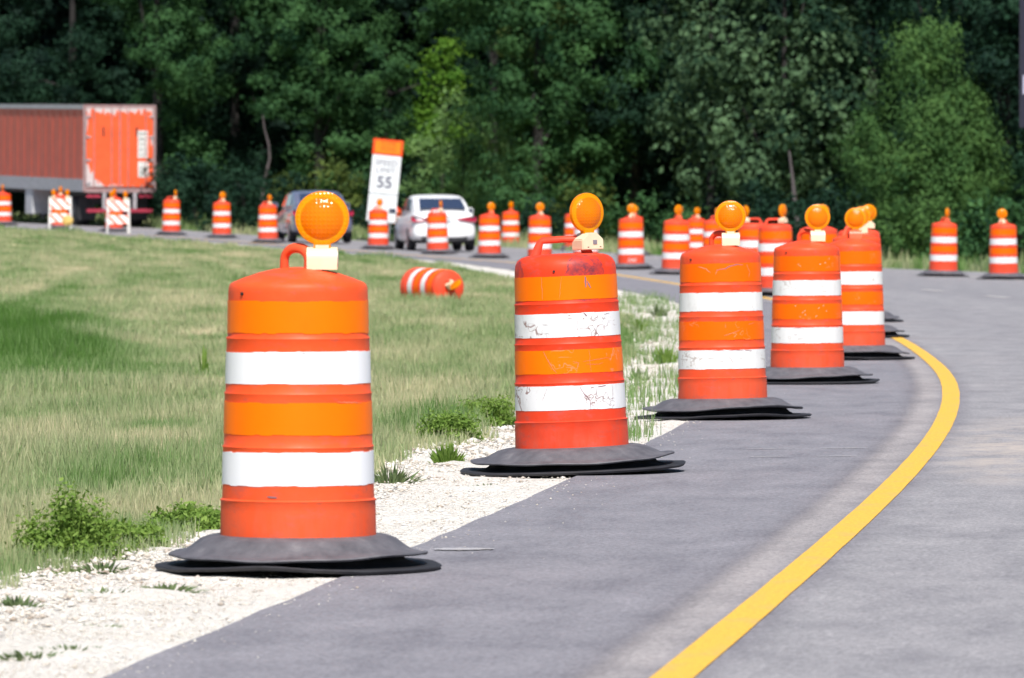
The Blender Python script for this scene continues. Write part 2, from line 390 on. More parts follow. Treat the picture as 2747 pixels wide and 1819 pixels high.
# ================================================================ TRAFFIC DRUMS
def m_body(name,col,fade,dirt=.25,scuff=None):
    m,nt,b=mat(name); tc=N(nt,'ShaderNodeTexCoord'); o=tc.outputs['Object']
    oi=N(nt,'ShaderNodeObjectInfo'); ad=N(nt,'ShaderNodeVectorMath',operation='ADD'); L(nt,o,ad.inputs[0])
    cb=N(nt,'ShaderNodeCombineXYZ'); L(nt,math_(nt,'MULTIPLY',oi.outputs['Random'],30.),cb.inputs[0]); L(nt,cb.outputs[0],ad.inputs[1]); q=ad.outputs[0]
    f=noise(nt,q,3.5,6,.65); g=noise(nt,mapping(nt,q,(1,1,2)),9,6,.7)
    c=ramp(nt,f,[(.35,col),(.7,fade)])
    c=mix(nt,math_(nt,'MULTIPLY',ramp(nt,g,[(.54,0.),(.74,1.)]),dirt),c,(.25,.10,.10))
    sp=N(nt,'ShaderNodeSeparateXYZ'); L(nt,o,sp.inputs[0]); vs=noise(nt,mapping(nt,q,(7,7,1.2)),2.2,6,.7)
    low=math_(nt,'MULTIPLY',ramp(nt,math_(nt,'ADD',sp.outputs[2],math_(nt,'MULTIPLY',vs,.25)),[(.12,.75),(.36,0.)]),ramp(nt,vs,[(.4,.2),(.62,1.)]))
    c=mix(nt,math_(nt,'MULTIPLY',low,dirt),c,(.28,.13,.10))
    if scuff:
        for (sx,sy,sz,r,edge) in scuff:
            d=N(nt,'ShaderNodeVectorMath',operation='DISTANCE'); L(nt,mapping(nt,o,(1,1,.8),(0,0,0)),d.inputs[0]); d.inputs[1].default_value=(sx,sy,sz*.8)
            dd=math_(nt,'ADD',d.outputs['Value'],math_(nt,'MULTIPLY',math_(nt,'SUBTRACT',g,.5),.07))
            mm=ramp(nt,dd,[(r-.014,.5),(r-.007,1.),(r,.0)]) if edge else ramp(nt,dd,[(r*.5,.75),(r,0.)])
            c=mix(nt,math_(nt,'MULTIPLY',mm,ramp(nt,noise(nt,o,26,4,.7),[(.35,.15),(.6,1.)])),c,(.10,.03,.05))
    L(nt,c,b.inputs['Base Color']); b.inputs['Roughness'].default_value=.5; b.inputs['Specular IOR Level'].default_value=.24
    L(nt,ramp(nt,g,[(.3,.42),(.7,.6)]),b.inputs['Roughness'])
    bump(nt,f,.12,.02,b); return m
def m_band(name,col,worn,wearcol,redge=None,grime=.0):
    m,nt,b=mat(name); tc=N(nt,'ShaderNodeTexCoord'); o=tc.outputs['Object']
    oi=N(nt,'ShaderNodeObjectInfo'); ad=N(nt,'ShaderNodeVectorMath',operation='ADD'); L(nt,o,ad.inputs[0])
    cb=N(nt,'ShaderNodeCombineXYZ'); L(nt,math_(nt,'MULTIPLY',oi.outputs['Random'],50.),cb.inputs[2]); L(nt,cb.outputs[0],ad.inputs[1]); q=ad.outputs[0]
    c=mix(nt,.25,col,ramp(nt,noise(nt,q,5,4),[(.3,(.4,.4,.4)),(.7,(.6,.6,.6))]),'OVERLAY')
    if worn>0:
        vo=N(nt,'ShaderNodeTexVoronoi',feature='DISTANCE_TO_EDGE'); vo.inputs['Scale'].default_value=4.5
        ds=noise(nt,q,6,3); dv=N(nt,'ShaderNodeVectorMath',operation='ADD'); cc=N(nt,'ShaderNodeCombineXYZ'); L(nt,ds,cc.inputs[0]); L(nt,ds,cc.inputs[1]); L(nt,mapping(nt,q,(1,1,1.3)),dv.inputs[0]); L(nt,cc.outputs[0],dv.inputs[1]); L(nt,dv.outputs[0],vo.inputs['Vector'])
        crack=ramp(nt,vo.outputs['Distance'],[(.0,1.),(.018,.8),(.03,0.)])
        mask=ramp(nt,noise(nt,q,5.5,3,.5),[(.62-.1*worn,0.),(.66-.1*worn,1.)])
        scr=ramp(nt,noise(nt,mapping(nt,q,(3,3,30)),3,3,.5),[(.66,0.),(.69,1.)])
        fl=ramp(nt,noise(nt,q,42,3,.6),[(.66,0.),(.70,1.)])
        msk=math_(nt,'MULTIPLY',math_(nt,'MAXIMUM',crack,math_(nt,'MAXIMUM',math_(nt,'MULTIPLY',scr,.8),math_(nt,'MULTIPLY',fl,.8))),mask)
        c=mix(nt,math_(nt,'MULTIPLY',msk,min(1,worn*1.1)),c,wearcol)
    if grime>0:
        gg=ramp(nt,noise(nt,mapping(nt,q,(1,1,.7)),11,6,.7),[(.5,0.),(.75,1.)])
        c=mix(nt,math_(nt,'MULTIPLY',gg,grime),c,(.33,.31,.29))
    L(nt,c,b.inputs['Base Color']); b.inputs['Roughness'].default_value=.42; b.inputs['Specular IOR Level'].default_value=.16
    return m
def m_lens():
    m,nt,b=mat('amber_lens'); tc=N(nt,'ShaderNodeTexCoord'); o=tc.outputs['Object']
    ck=N(nt,'ShaderNodeTexWave',wave_type='BANDS',bands_direction='X'); ck.inputs['Scale'].default_value=20; L(nt,o,ck.inputs[0])
    ck2=N(nt,'ShaderNodeTexWave',wave_type='BANDS',bands_direction='Z'); ck2.inputs['Scale'].default_value=20; L(nt,o,ck2.inputs[0])
    h=math_(nt,'MULTIPLY',ck.outputs['Fac'],ck2.outputs['Fac'])
    sx=N(nt,'ShaderNodeVectorMath',operation='MULTIPLY'); L(nt,o,sx.inputs[0]); sx.inputs[1].default_value=(1,0,1)
    ln=N(nt,'ShaderNodeVectorMath',operation='LENGTH'); L(nt,sx.outputs[0],ln.inputs[0]); r=ln.outputs['Value']
    c=ramp(nt,r,[(.0,(1,.31,.0)),(.05,(.97,.27,.0)),(.074,(.94,.24,.0)),(.082,(1,.45,.0)),(.1,(1,.33,.0))])
    b.inputs['Roughness'].default_value=.14; L(nt,c,b.inputs['Base Color']); b.inputs['Specular IOR Level'].default_value=.55; b.inputs['Transmission Weight'].default_value=.15; b.inputs['IOR'].default_value=1.42
    tr=N(nt,'ShaderNodeBsdfTranslucent'); L(nt,mix(nt,.5,c,(1.,.5,.0)),tr.inputs[0]); ms=N(nt,'ShaderNodeMixShader'); ms.inputs[0].default_value=.3
    bp=N(nt,'ShaderNodeBump'); bp.inputs['Strength'].default_value=.4; bp.inputs['Distance'].default_value=.003; L(nt,h,bp.inputs['Height']); L(nt,bp.outputs[0],b.inputs['Normal'])
    L(nt,b.outputs[0],ms.inputs[1]); L(nt,tr.outputs[0],ms.inputs[2]); L(nt,ms.outputs[0],nt.nodes['Material Output'].inputs[0]); return m
BODY={'clean':m_body('drum_orange_plastic',(.80,.080,.016),(.82,.105,.028),.5),
 'worn':m_body('drum_worn_plastic',(.74,.043,.010),(.78,.06,.018),.5,[(-.235,-.1,.87,.062,True),(.115,-.225,.86,.11,True),(.12,-.23,.86,.1,False),(.08,-.25,.77,.035,False)]),
 'mid':m_body('drum_faded_plastic',(.78,.066,.016),(.80,.09,.028),.5),
 'far':m_body('drum_far_plastic',(.78,.060,.022),(.80,.09,.04),.3)}
OB={'clean':m_band('orange_sheeting_clean',(.96,.175,.0),0,(.9,.3,.2)),
 'worn':m_band('orange_sheeting_worn',(.96,.17,.0),.6,(.85,.25,.13),grime=0),
 'mid':m_band('orange_sheeting_scratched',(.94,.13,.0),.4,(.9,.34,.2)),
 'far':m_band('orange_sheeting_far',(.95,.13,.0),.2,(.9,.3,.2))}
WB={'clean':m_band('white_sheeting_clean',(.82,.83,.86),0,(.5,.4,.4)),
 'worn':m_band('white_sheeting_worn',(.76,.76,.78),1.,(.30,.20,.19),grime=.35),
 'mid':m_band('white_sheeting_scratched',(.75,.75,.75),.8,(.42,.36,.33),grime=.3),
 'far':m_band('white_sheeting_far',(.76,.74,.75),.3,(.6,.4,.4),grime=.15)}
def m_rubber():
    m,nt,b=mat('tyre_rubber'); tc=N(nt,'ShaderNodeTexCoord'); o=tc.outputs['Object']
    f=noise(nt,o,9,6,.7); 
    c=ramp(nt,f,[(.3,(.06,.06,.072)),(.6,(.12,.117,.133)),(.8,(.2,.195,.205))])
    L(nt,c,b.inputs['Base Color']); b.inputs['Roughness'].default_value=.62; bump(nt,noise(nt,o,60,3),.3,.004,b); return m
MR=m_rubber(); MR2=simple('shade_dark_rubber',(.022,.022,.028),.7,noise_amt=.25,nscale=10); MLN=m_lens()  # lower rings: less worn rubber, colour also darkened for shade under upper ring
MCASE=simple('cream_light_case',(.78,.64,.45),.4,noise_amt=.06); MCASEO=simple('orange_light_case',(.85,.14,.06),.4)
MGREY=simple('photocell_grey',(.22,.2,.24),.4); MDK=simple('dark_slot',(.03,.02,.02),.6)
MSTEEL=simple('dull_steel',(.35,.34,.33),.4,.7)
BANDZ=[(.740,.860,'o'),(.554,.674,'w'),(.371,.491,'o'),(.187,.310,'w')]
TIER=[(.0,.2865),(.124,.2840),(.130,.2870),(.136,.2790),(.318,.2755),(.325,.2785),(.332,.2730),(.512,.2690),(.520,.2715),(.528,.2665),(.713,.2620),(.721,.2645),(.729,.2585),(.890,.2560)]
def rad(z): return float(np.interp(z,[a for a,_ in TIER],[b for _,b in TIER]))
def drum_body(top='cone',seg=72,dent=None):
    bm=bmesh.new(); prof=[(.0,.0)]+[(r,z) for z,r in TIER]
    prof=[(.27,.0)]+[(r,z) for z,r in TIER]
    # extra rows on long walls
    out=[]
    for (r0,z0),(r1,z1) in zip(prof,prof[1:]):
        out.append((r0,z0)); n=int((z1-z0)/.035)
        for k in range(1,n+1): out.append((r0+(r1-r0)*k/(n+1),z0+(z1-z0)*k/(n+1)))
    out.append(prof[-1])
    if top=='cone': out+=[(.2545,.905),(.250,.918),(.240,.926),(.2,.942),(.14,.962),(.09,.974),(.04,.980),(.005,.981)]
    else: out+=[(.252,.918),(.240,.940),(.220,.955),(.195,.963),(.14,.968),(.07,.971),(.005,.972)]
    def fn(x,y,z,t,r):
        if dent: d=dent(t,z); x*=1-d; y*=1-d
        return x,y,z
    rings=revolve(bm,out,seg,fn)
    bm.faces.new(rings[-1]); bm.faces.new(rings[0][::-1]); return bm
def band_mesh(z0,z1,seed,peel=.003,seg=144):
    r=random.Random(seed); bm=bmesh.new(); rings=[[],[],[],[],[]]
    jt=[0]*seg; jb=[0]*seg; a=b=0
    seam=r.randrange(seg); off=r.uniform(-.5,.5)*peel*2
    for j in range(seg):
        if r.random()<.22: a=r.uniform(-1,.3)*peel
        if r.random()<.22: b=r.uniform(-.3,1)*peel
        st=off*(1 if ((j-seam)%seg)<seg//3 else 0)
        jt[j]=a+st; jb[j]=b+st
    ld=[]
    for zz,dr,jit in ((z1,-.002,jt),(z1,.0016,jt),((z0+z1)/2,.0018,None),(z0,.0016,jb),(z0,-.002,jb)):
        ring=[]
        for j in range(seg):
            t=2*math.pi*j/seg; z=zz+(jit[j] if jit else 0); R=rad(z)+dr
            ring.append(bm.verts.new((R*math.cos(t),R*math.sin(t),z)))
        ld.append(ring)
    for u,v in zip(ld,ld[1:]):
        for j in range(seg): bm.faces.new((v[j],v[(j+1)%seg],u[(j+1)%seg],u[j]))
    return bm
def ring_mesh(lower,seed,big=1.,curl=0.,seg=72):
    r=random.Random(seed); p1,p2,p3=[r.uniform(0,6.28) for _ in range(3)]; a1=r.uniform(.006,.012); a2=r.uniform(.003,.007)
    if not lower: prof=[(.272,.001),(.33,-.001),(.365,-.012),(.40,-.036),(.425,-.053),(.455,-.062),(.486,-.065),(.490,-.070),(.486,-.076),(.45,-.074),(.42,-.066),(.39,-.048),(.355,-.026),(.32,-.014),(.272,-.012)]
    else: prof=[(.272,-.034),(.33,-.036),(.36,-.045),(.385,-.066),(.405,-.09),(.43,-.104),(.47,-.109),(.535,-.109),(.541,-.114),(.535,-.1235),(.45,-.1235),(.41,-.113),(.38,-.09),(.355,-.066),(.33,-.05),(.272,-.047)]
    def fn(x,y,z,t,rr):
        w=max(0,(rr-.35)/.14); k=1+(big-1)*min(1,max(0,(rr-.3)/.1))
        dz=w*(a1*math.sin(2*t+p1)+a2*math.sin(3*t+p2)+.002*math.sin(9*t+p3))
        if lower: dz=max(0,dz)*.8*w/max(w,.8)
        else: dz=dz+w*w*curl*.5*(1+math.cos(2*t))
        return x*k,y*k,z+dz
    bm=bmesh.new(); revolve(bm,prof,seg,fn,closed=True); return bm
def lens_mesh(seg=48):
    bm=bmesh.new()
    half=[(.001,.040),(.03,.0375),(.055,.031),(.074,.022),(.080,.017),(.083,.017),(.0985,.011),(.1,.0)]
    prof=half+[(r,-z) for r,z in half[::-1][1:]]
    rings=revolve(bm,prof,seg,axis='y'); bm.faces.new(rings[0]); bm.faces.new(rings[-1])
    box(bm,(0,0,-.1),(.062,.034,.035)); 
    return bm
def case_mesh():
    bm=bmesh.new(); w,d=.066,.047
    sec=[(-w,0),(w,0),(w,.052),(.035,.078),(.028,.086),(-.028,.086),(-.035,.078),(-w,.052)]
    f=[bm.verts.new((x,-d,z)) for x,z in sec]; g=[bm.verts.new((x,d,z)) for x,z in sec]
    bm.faces.new(f); bm.faces.new(g[::-1])
    for j in range(8): bm.faces.new((f[j],f[(j+1)%8],g[(j+1)%8],g[j]))
    return bm
def case_round():
    bm=bmesh.new(); w=.056
    sec=[(-.042,0),(.042,0)]+[(.042*math.cos(a)*1.0,.040+.042*math.sin(a)) for a in np.linspace(.0,math.pi,11)]
    f=[bm.verts.new((-w,y,z)) for y,z in sec]; g=[bm.verts.new((w,y,z)) for y,z in sec]; n=len(sec)
    bm.faces.new(f[::-1]); bm.faces.new(g)
    for j in range(n): bm.faces.new((f[j],f[(j+1)%n],g[(j+1)%n],g[j]))
    box(bm,(0,0,.083),(.05,.04,.014)); return bm
def handle_mesh(kind):
    bm=bmesh.new()
    if kind=='arch':
        pts=[(-.062,0,-.012)]+[(-.062*math.cos(a),0,.045+.045*math.sin(a)) for a in np.linspace(0,math.pi,13)]+[(.062,0,-.012)]
        tube(bm,pts,[.017]+[.0165]*13+[.017],12,flat=1.25)
    else:
        pts=[(-.150,0,-.02),(-.118,0,.060),(-.105,0,.073),(0,0,.075),(.085,0,.073),(.098,0,.060),(.125,0,-.02)]
        tube(bm,pts,[.026,.017,.0155,.0145,.0155,.017,.026],12,flat=1.2)
    return bm
def make_drum(kind='clean',top='cone',handle='arch',seed=1,lightx=.085,yaw=0,lens_yaw=0,big=1.,curl=0.,casemat=None,dent=None,peel=.003,light_y=0.):
    root=bpy.data.objects.new('traffic_drum',None); COL.objects.link(root); root.empty_display_size=.1
    root.rotation_euler=(0,0,yaw)
    Z0=.125
    bmobj('drum_body',drum_body(top,dent=dent),BODY[kind],root,True,loc=(0,0,Z0))
    for i,(z0,z1,c) in enumerate(BANDZ):
        bmobj('reflective_band',band_mesh(z0,z1,seed*10+i,peel),(OB if c=='o' else WB)[kind],root,True,loc=(0,0,Z0))['label']='orange reflective band' if c=='o' else 'white reflective band'
    topz=.962 if top=='cone' else .968
    bmobj('handle',handle_mesh(handle),BODY[kind],root,True,loc=((-.005,0,Z0+topz)))
    bmobj('tyre_ring',ring_mesh(False,seed*3+1,big,curl),MR,root,True,loc=(0,0,Z0))
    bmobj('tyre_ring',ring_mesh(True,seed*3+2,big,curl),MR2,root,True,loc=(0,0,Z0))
    bb=bmesh.new()
    for a in (-1.75,):
        tube(bb,[(.254*math.cos(a),.254*math.sin(a),.885),(.262*math.cos(a),.262*math.sin(a),.885)],.006,8)
    bmobj('bolt',bb,MDK,root,loc=(0,0,Z0))
    zc=Z0+(.972 if top=='cone' else .985)
    rd=handle=='arch'
    cs=bmobj('light_case',case_round() if rd else case_mesh(),casemat or MCASE,root,rd,bev=0 if rd else .004,loc=(lightx,light_y,zc)); cs.rotation_euler=(0,0,lens_yaw)
    ys_=-1 if kind=='worn' else 1
    q=bmesh.new()
    if rd: tube(q,[(.054,0,.04),(.0585,0,.04)],.031,20); bmobj('battery_cap',q,simple('dull_cap_grey',(.42,.36,.34),.5),cs)
    else: box(q,(.012,ys_*.048,.038),(.024,.004,.022)); bmobj('photocell',q,MGREY,cs,bev=.001)
    if kind=='worn':
        for xs_ in (-.03,.045): q=bmesh.new(); box(q,(xs_,-.0472,.014),(.009,.002,.004)); bmobj('slot',q,MDK,cs)
    bmobj('lens',lens_mesh(),MLN,cs,True,loc=(0,0,.086+.102))
    return root
def place(root,key,label,tilt=0,tiltx=0,yaw=None,group='orange traffic drums with amber lights'):
    p=DP[key]; root.location=(p[0],p[1],tz(p[0],p[1])+(.004 if True else 0))
    root.rotation_euler=(R_(tiltx),R_(tilt),root.rotation_euler[2] if yaw is None else yaw)
    tag(root,label,'traffic drum',group); return root
def dent2(t,z):
    d=0
    for (a,zz,w,h,k) in ((-1.25,.06,.3,.035,.035),(-.85,.095,.18,.025,-.02),(-2.3,.05,.25,.03,.02)):
        d+=k*math.exp(-((t-6.283 if t>3.14 else t)-a)**2/w**2-(z-zz)**2/h**2)
    return d
def dent3(t,z):
    tt=t-6.283 if t>3.14 else t
    return .03*math.exp(-(tt+2.4)**2/.09-(z-.07)**2/.0012)+.012*math.exp(-(tt+.5)**2/.2-(z-.3)**2/.02)
G='orange traffic drums with amber lights'
place(make_drum('clean','cone','arch',1,.092,R_(-40),R_(40),.975,light_y=.03,peel=.0035),'D1','nearest and largest orange drum, clean white bands, on the white stones')
place(make_drum('worn','flat','trap',2,.118,R_(-3),R_(38),1.055,.012,dent=dent2,peel=.002),'D2','dented drum with black scuffs and torn bands, light turned sideways',tilt=-2.2)
place(make_drum('mid','cone','arch',3,.085,R_(-38),R_(38),1.05,.02,dent=dent3),'D3','drum with scratched top orange band, third from the front',tilt=-1.2)
place(make_drum('mid','cone','arch',4,.095,R_(-30),R_(34),1.04,.004),'D4','fourth drum from the front, wholly on the asphalt shoulder, speckled orange bands',tilt=-.4)
place(make_drum('mid','cone','arch',5,.04,R_(-60),R_(58),1.04,.006,casemat=MCASEO),'D5','fifth drum from the front, reddish light case, right behind the speckled one',tilt=-.8)
place(make_drum('mid','cone','trap',6,.06,R_(25),R_(-30),1.03,.008),'D6','drum just behind the reddish cased one, pale light case peeping out',tilt=-.6)
protoA=place(make_drum('far','flat','trap',7,.118,R_(0),R_(15),1.,.0),'D7','drum standing farthest right in the tight row by the yellow line end')
protoB=place(make_drum('far','cone','arch',8,.07,R_(-50),R_(40),1.,.0,casemat=MCASEO),'D8','drum half hidden behind the speckled fourth drum')
protoC=place(make_drum('far','cone','trap',9,.05,R_(80),R_(-70),1.,.0),'c','far drum between the white car and the dented drum, light facing the camera')
def far(key,proto,yaw,label,tilt=0,tiltx=0,lens=None):
    c=copytree(proto); place(c,key,label,tilt,tiltx,R_(yaw))
    for ch in c.children:
        if ch.name.startswith('light_case'):
            if lens is not None: ch.rotation_euler=(0,0,R_(lens-yaw))
    return c
far('D9',protoA,5,'drum with open trapezoid handle and oval light, left of the speckled one',-.5,0,55)
far('D10',protoA,175,'drum beside the trapezoid handled one, its light at the left end',.5,0,-60)
far('f',protoB,-60,'far drum left of the scratched drum, light tilted sideways',1.5,0,40)
far('e',protoC,-60,'far drum with white scribbled strokes on its lower body',-.8,0,0)
far('d2',protoA,120,'far drum almost hidden behind the dented drum',0,0,30)
far('a',protoB,-45,'far drum just right of the white car',-.3,0,20)
far('l',protoA,20,'far drum in front of the white car trunk',-1.5,0,80)
far('m',protoC,40,'far drum in front of the foot of the speed sign',.2,0,40)
far('o',protoC,20,'far drum left of the grey car',-.4,0,-55)
far('p',protoC,60,'far drum standing alone before dark trees, second left of the grey car',0,0,30)
far('q',protoA,10,'pale far drum just right of the orange trailer, light seen edge on',1.,0,75)
far('r',protoB,80,'far drum behind the striped barricade nearer the trailer doors',0,0,60)
far('t',protoC,10,'far drum behind the striped barricade with the yellow bag',-.5,0,60)
far('u',protoB,-100,'far drum cut by the left edge of the picture in front of the trailer',0,0,80)
far('n',protoC,140,'distant drum between the speed sign and the mirror of the white car',0,0,70)
far('b',protoB,-75,'distant drum on the outer side, right of the white car',.3,0,50)
far('d',protoC,-80,'distant outer drum peeping out left of the dented drum light',.6,0,60)
far('e2',protoB,70,'distant outer drum half covered by the scribbled drum',0,0,-20)
far('g',protoC,50,'distant outer drum just left of the scratched drum light',-.5,0,40)
far('h',protoB,30,'distant outer drum hidden by the round light of the scratched drum',0,0,90)
far('j',protoB,-40,'drum at the far road edge, left one of the pair on the right',1.6,0,68)
far('k',protoC,-120,'drum at the far road edge, rightmost in the picture',.8,0,0)
# white strokes scribbled on the far drum
sc=bmesh.new(); p=DP['e']; zb=tz(p[0],p[1])+.125
for i in range(5):
    a=-1.78+i*.13; r=.2895
    tube(sc,[(r*math.cos(a-.03),r*math.sin(a-.03),.03),(r*math.cos(a+.03),r*math.sin(a+.03),.11-.01*(i%2))],.007,6)
e_root=[o for o in bpy.data.objects if o.get('label','').startswith('far drum with white scribbled')][0]
so=bmobj('painted_strokes',sc,simple('chalk_white',(.75,.72,.72),.7),e_root,loc=(0,0,.125)); so.rotation_euler=(0,0,-e_root.rotation_euler[2])
# fallen drum in the grass
fd=copytree(protoC)
tag(fd,'orange drum lying on its side in the grass inside the bend','traffic drum',G)
for ch in list(fd.children):
    if ch.name.startswith('tyre_ring'): bpy.data.objects.remove(ch)
fp=hit(1163,806); ax=Vector((math.cos(R_(60)),-math.sin(R_(60)),.0)).normalized()
fd.rotation_mode='QUATERNION'; fd.rotation_quaternion=ax.to_track_quat('Z','Y')@Matrix.Rotation(R_(115),4,'Z').to_quaternion()
ctr=Vector((fp[0],fp[1],tz(fp[0],fp[1])+.185)); fd.location=ctr-ax*.60

# ---------------------------------------------------------------- torn and scratched sheeting on the near drums
TEAR_D=simple('tear_dark',(.26,.13,.14),.6); TEAR_P=simple('tear_pink',(.86,.20,.09),.6); TEAR_G=simple('tear_grey',(.42,.38,.38),.6); CHIP=simple('chip_pale',(.85,.55,.42),.5)
def scratches(key_label,items):
    root=[o for o in bpy.data.objects if o.get('label','').startswith(key_label)][0]; yaw=root.rotation_euler[2]; r=random.Random(len(items))
    for m,name,lines in items:
        bm=bmesh.new()
        for pts,w in lines:
            P2=[]
            for (a0,z0),(a1,z1) in zip(pts,pts[1:]):
                n=max(2,int(abs(a1-a0)/2+abs(z1-z0)/.012))
                for k in range(n): P2.append((a0+(a1-a0)*k/n+r.uniform(-.35,.35),z0+(z1-z0)*k/n+r.uniform(-.0015,.0015)))
            P2.append(pts[-1]); vs=[]
            for i,(a,z) in enumerate(P2):
                a_=R_(a)-yaw; ww=.8*w*(.35+.65*math.sin(math.pi*(i+.5)/len(P2)))*r.uniform(.6,1.2); b=P2[min(i+1,len(P2)-1)]; c=P2[max(i-1,0)]
                dx=R_(b[0]-c[0])*.26; dz=b[1]-c[1]; l=math.hypot(dx,dz)+1e-6; px_,pz_=-dz/l*ww/2,dx/l*ww/2; R0=rad(z)+.0027
                vs.append([bm.verts.new(((R0)*math.cos(a_+s_*px_/.26),(R0)*math.sin(a_+s_*px_/.26),z+s_*pz_)) for s_ in (-1,1)])
            for u,v in zip(vs,vs[1:]): bm.faces.new((u[0],v[0],v[1],u[1]))
        bmobj(name,bm,m,root,loc=(0,0,.125))
scratches('dented drum with black scuffs',[
 (TEAR_P,'scratch',[([(-118,.858),(-118,.745)],.004),([(-118,.485),(-108,.40),(-104,.376)],.006),([(-68,.485),(-67,.376)],.0025),([(-75,.43),(-60,.436),(-42,.445)],.004),([(-72,.415),(-58,.412),(-52,.418)],.003),([(-86,.43),(-80,.424),(-82,.395)],.004),([(-95,.855),(-97,.80),(-98,.745)],.002)]),
 (TEAR_D,'tear_mark',[([(-79,.65),(-80,.60),(-79,.56)],.003),([(-72,.672),(-68,.655)],.008),([(-70,.66),(-70,.558)],.002),([(-48,.60),(-47,.585)],.006),([(-80,.305),(-76,.27),(-70,.235),(-69,.19)],.006),([(-62,.308),(-62,.19)],.002),([(-84,.24),(-84,.21)],.003),([(-60,.30),(-50,.304)],.006),([(-40,.300),(-41,.22)],.002),([(-68,.855),(-68,.80)],.016),([(-66,.83),(-62,.795)],.012),([(-115,.30),(-120,.24)],.002),([(-46,.66),(-38,.665)],.004)]),
 (TEAR_G,'worn_patch',[([(-118,.62),(-112,.618)],.004),([(-118,.575),(-108,.573)],.003),([(-60,.63),(-54,.645)],.003),([(-50,.62),(-44,.655)],.003),([(-64,.57),(-58,.60)],.003)])])
scratches('drum with scratched top orange band',[
 (TEAR_D,'tear_mark',[([(-98,.815),(-90,.822),(-84,.826),(-78,.842),(-66,.85),(-58,.848)],.009),([(-104,.302),(-92,.306),(-86,.298)],.004),([(-82,.30),(-76,.308),(-62,.304)],.006),([(-84,.27),(-80,.25),(-77,.225)],.004),([(-60,.306),(-48,.30)],.006),([(-100,.67),(-88,.672)],.003)]),
 (TEAR_P,'scratch',[([(-125,.84),(-112,.825),(-106,.80)],.010),([(-96,.818),(-99,.79)],.006),([(-52,.85),(-46,.80),(-48,.77)],.006),([(-88,.40),(-74,.42),(-66,.435)],.006),([(-86,.475),(-86,.45)],.005),([(-52,.47),(-40,.48)],.004)]),
 (TEAR_G,'worn_patch',[([(-110,.255),(-100,.26)],.006),([(-95,.235),(-88,.24)],.005),([(-70,.26),(-64,.25)],.006)])])
scratches('fourth drum from the front',[
 (CHIP,'chip',[([(a,z),(a+1.5,z+.012)],.005) for a,z in ((-108,.79),(-104,.775),(-112,.47),(-100,.42),(-96,.40),(-97,.43),(-74,.45),(-66,.47),(-60,.43),(-104,.385),(-78,.39),(-60,.80),(-52,.83),(-70,.79))]),
 (TEAR_D,'tear_mark',[([(-116,.30),(-104,.306),(-96,.296)],.004),([(-98,.30),(-97,.24),(-95,.20)],.003),([(-84,.30),(-86,.27)],.003),([(-90,.67),(-78,.672)],.002)]),
 (TEAR_G,'worn_patch',[([(-114,.25),(-108,.255)],.008),([(-108,.22),(-98,.225)],.007)])])
scratches('nearest and largest orange drum',[
 (TEAR_P,'scratch',[([(-56,.492),(-30,.488)],.006)]),
 (TEAR_D,'scuff_mark',[([(-112,.150),(-104,.146)],.008),([(-110,.149),(-106,.148)],.005)]),
 (TEAR_G,'worn_patch',[([(-86,.672),(-80,.668)],.004),([(-84,.305),(-84,.19)],.0016)])])
# ================================================================ VEHICLES, SIGN, BARRICADES
def m_paintc(name,col,rough=.3,coat=1.):
    m,nt,b=mat(name); b.inputs['Base Color'].default_value=(*col,1); b.inputs['Roughness'].default_value=rough
    b.inputs['Coat Weight'].default_value=coat; b.inputs['Coat Roughness'].default_value=.04
    tc=N(nt,'ShaderNodeTexCoord'); f=noise(nt,tc.outputs['Object'],3,5); L(nt,ramp(nt,f,[(.3,tuple(c*.86 for c in col)),(.7,col)]),b.inputs['Base Color']); return m
MGLASS=m_paintc('dark_glass',(.03,.045,.09),.08); MTAIL=m_paintc('tail_red',(.45,.012,.05),.2)
MTYRE=simple('tyre_black',(.02,.02,.024),.8); MRIM=simple('alloy',(.35,.35,.37),.35,.6); MBLK=simple('black_plastic',(.025,.025,.03),.6)
MPLATE=simple('plate_grey',(.55,.6,.62),.5); MSEAT=simple('beige_seat',(.38,.36,.26),.8); MCHROME=simple('chrome_trim',(.6,.62,.65),.2,.9)
def loft(bm,secs,mirror=True):
    rings=[]
    for x,pts in secs:
        full=[(x,y,z) for y,z in pts]+[(x,-y,z) for y,z in pts[::-1] if y>1e-6]
        rings.append([bm.verts.new(v) for v in full])
    n=len(rings[0])
    for u,v in zip(rings,rings[1:]):
        for j in range(n): bm.faces.new((u[j],u[(j+1)%n],v[(j+1)%n],v[j]))
    bm.faces.new(rings[0]); bm.faces.new(rings[-1][::-1])
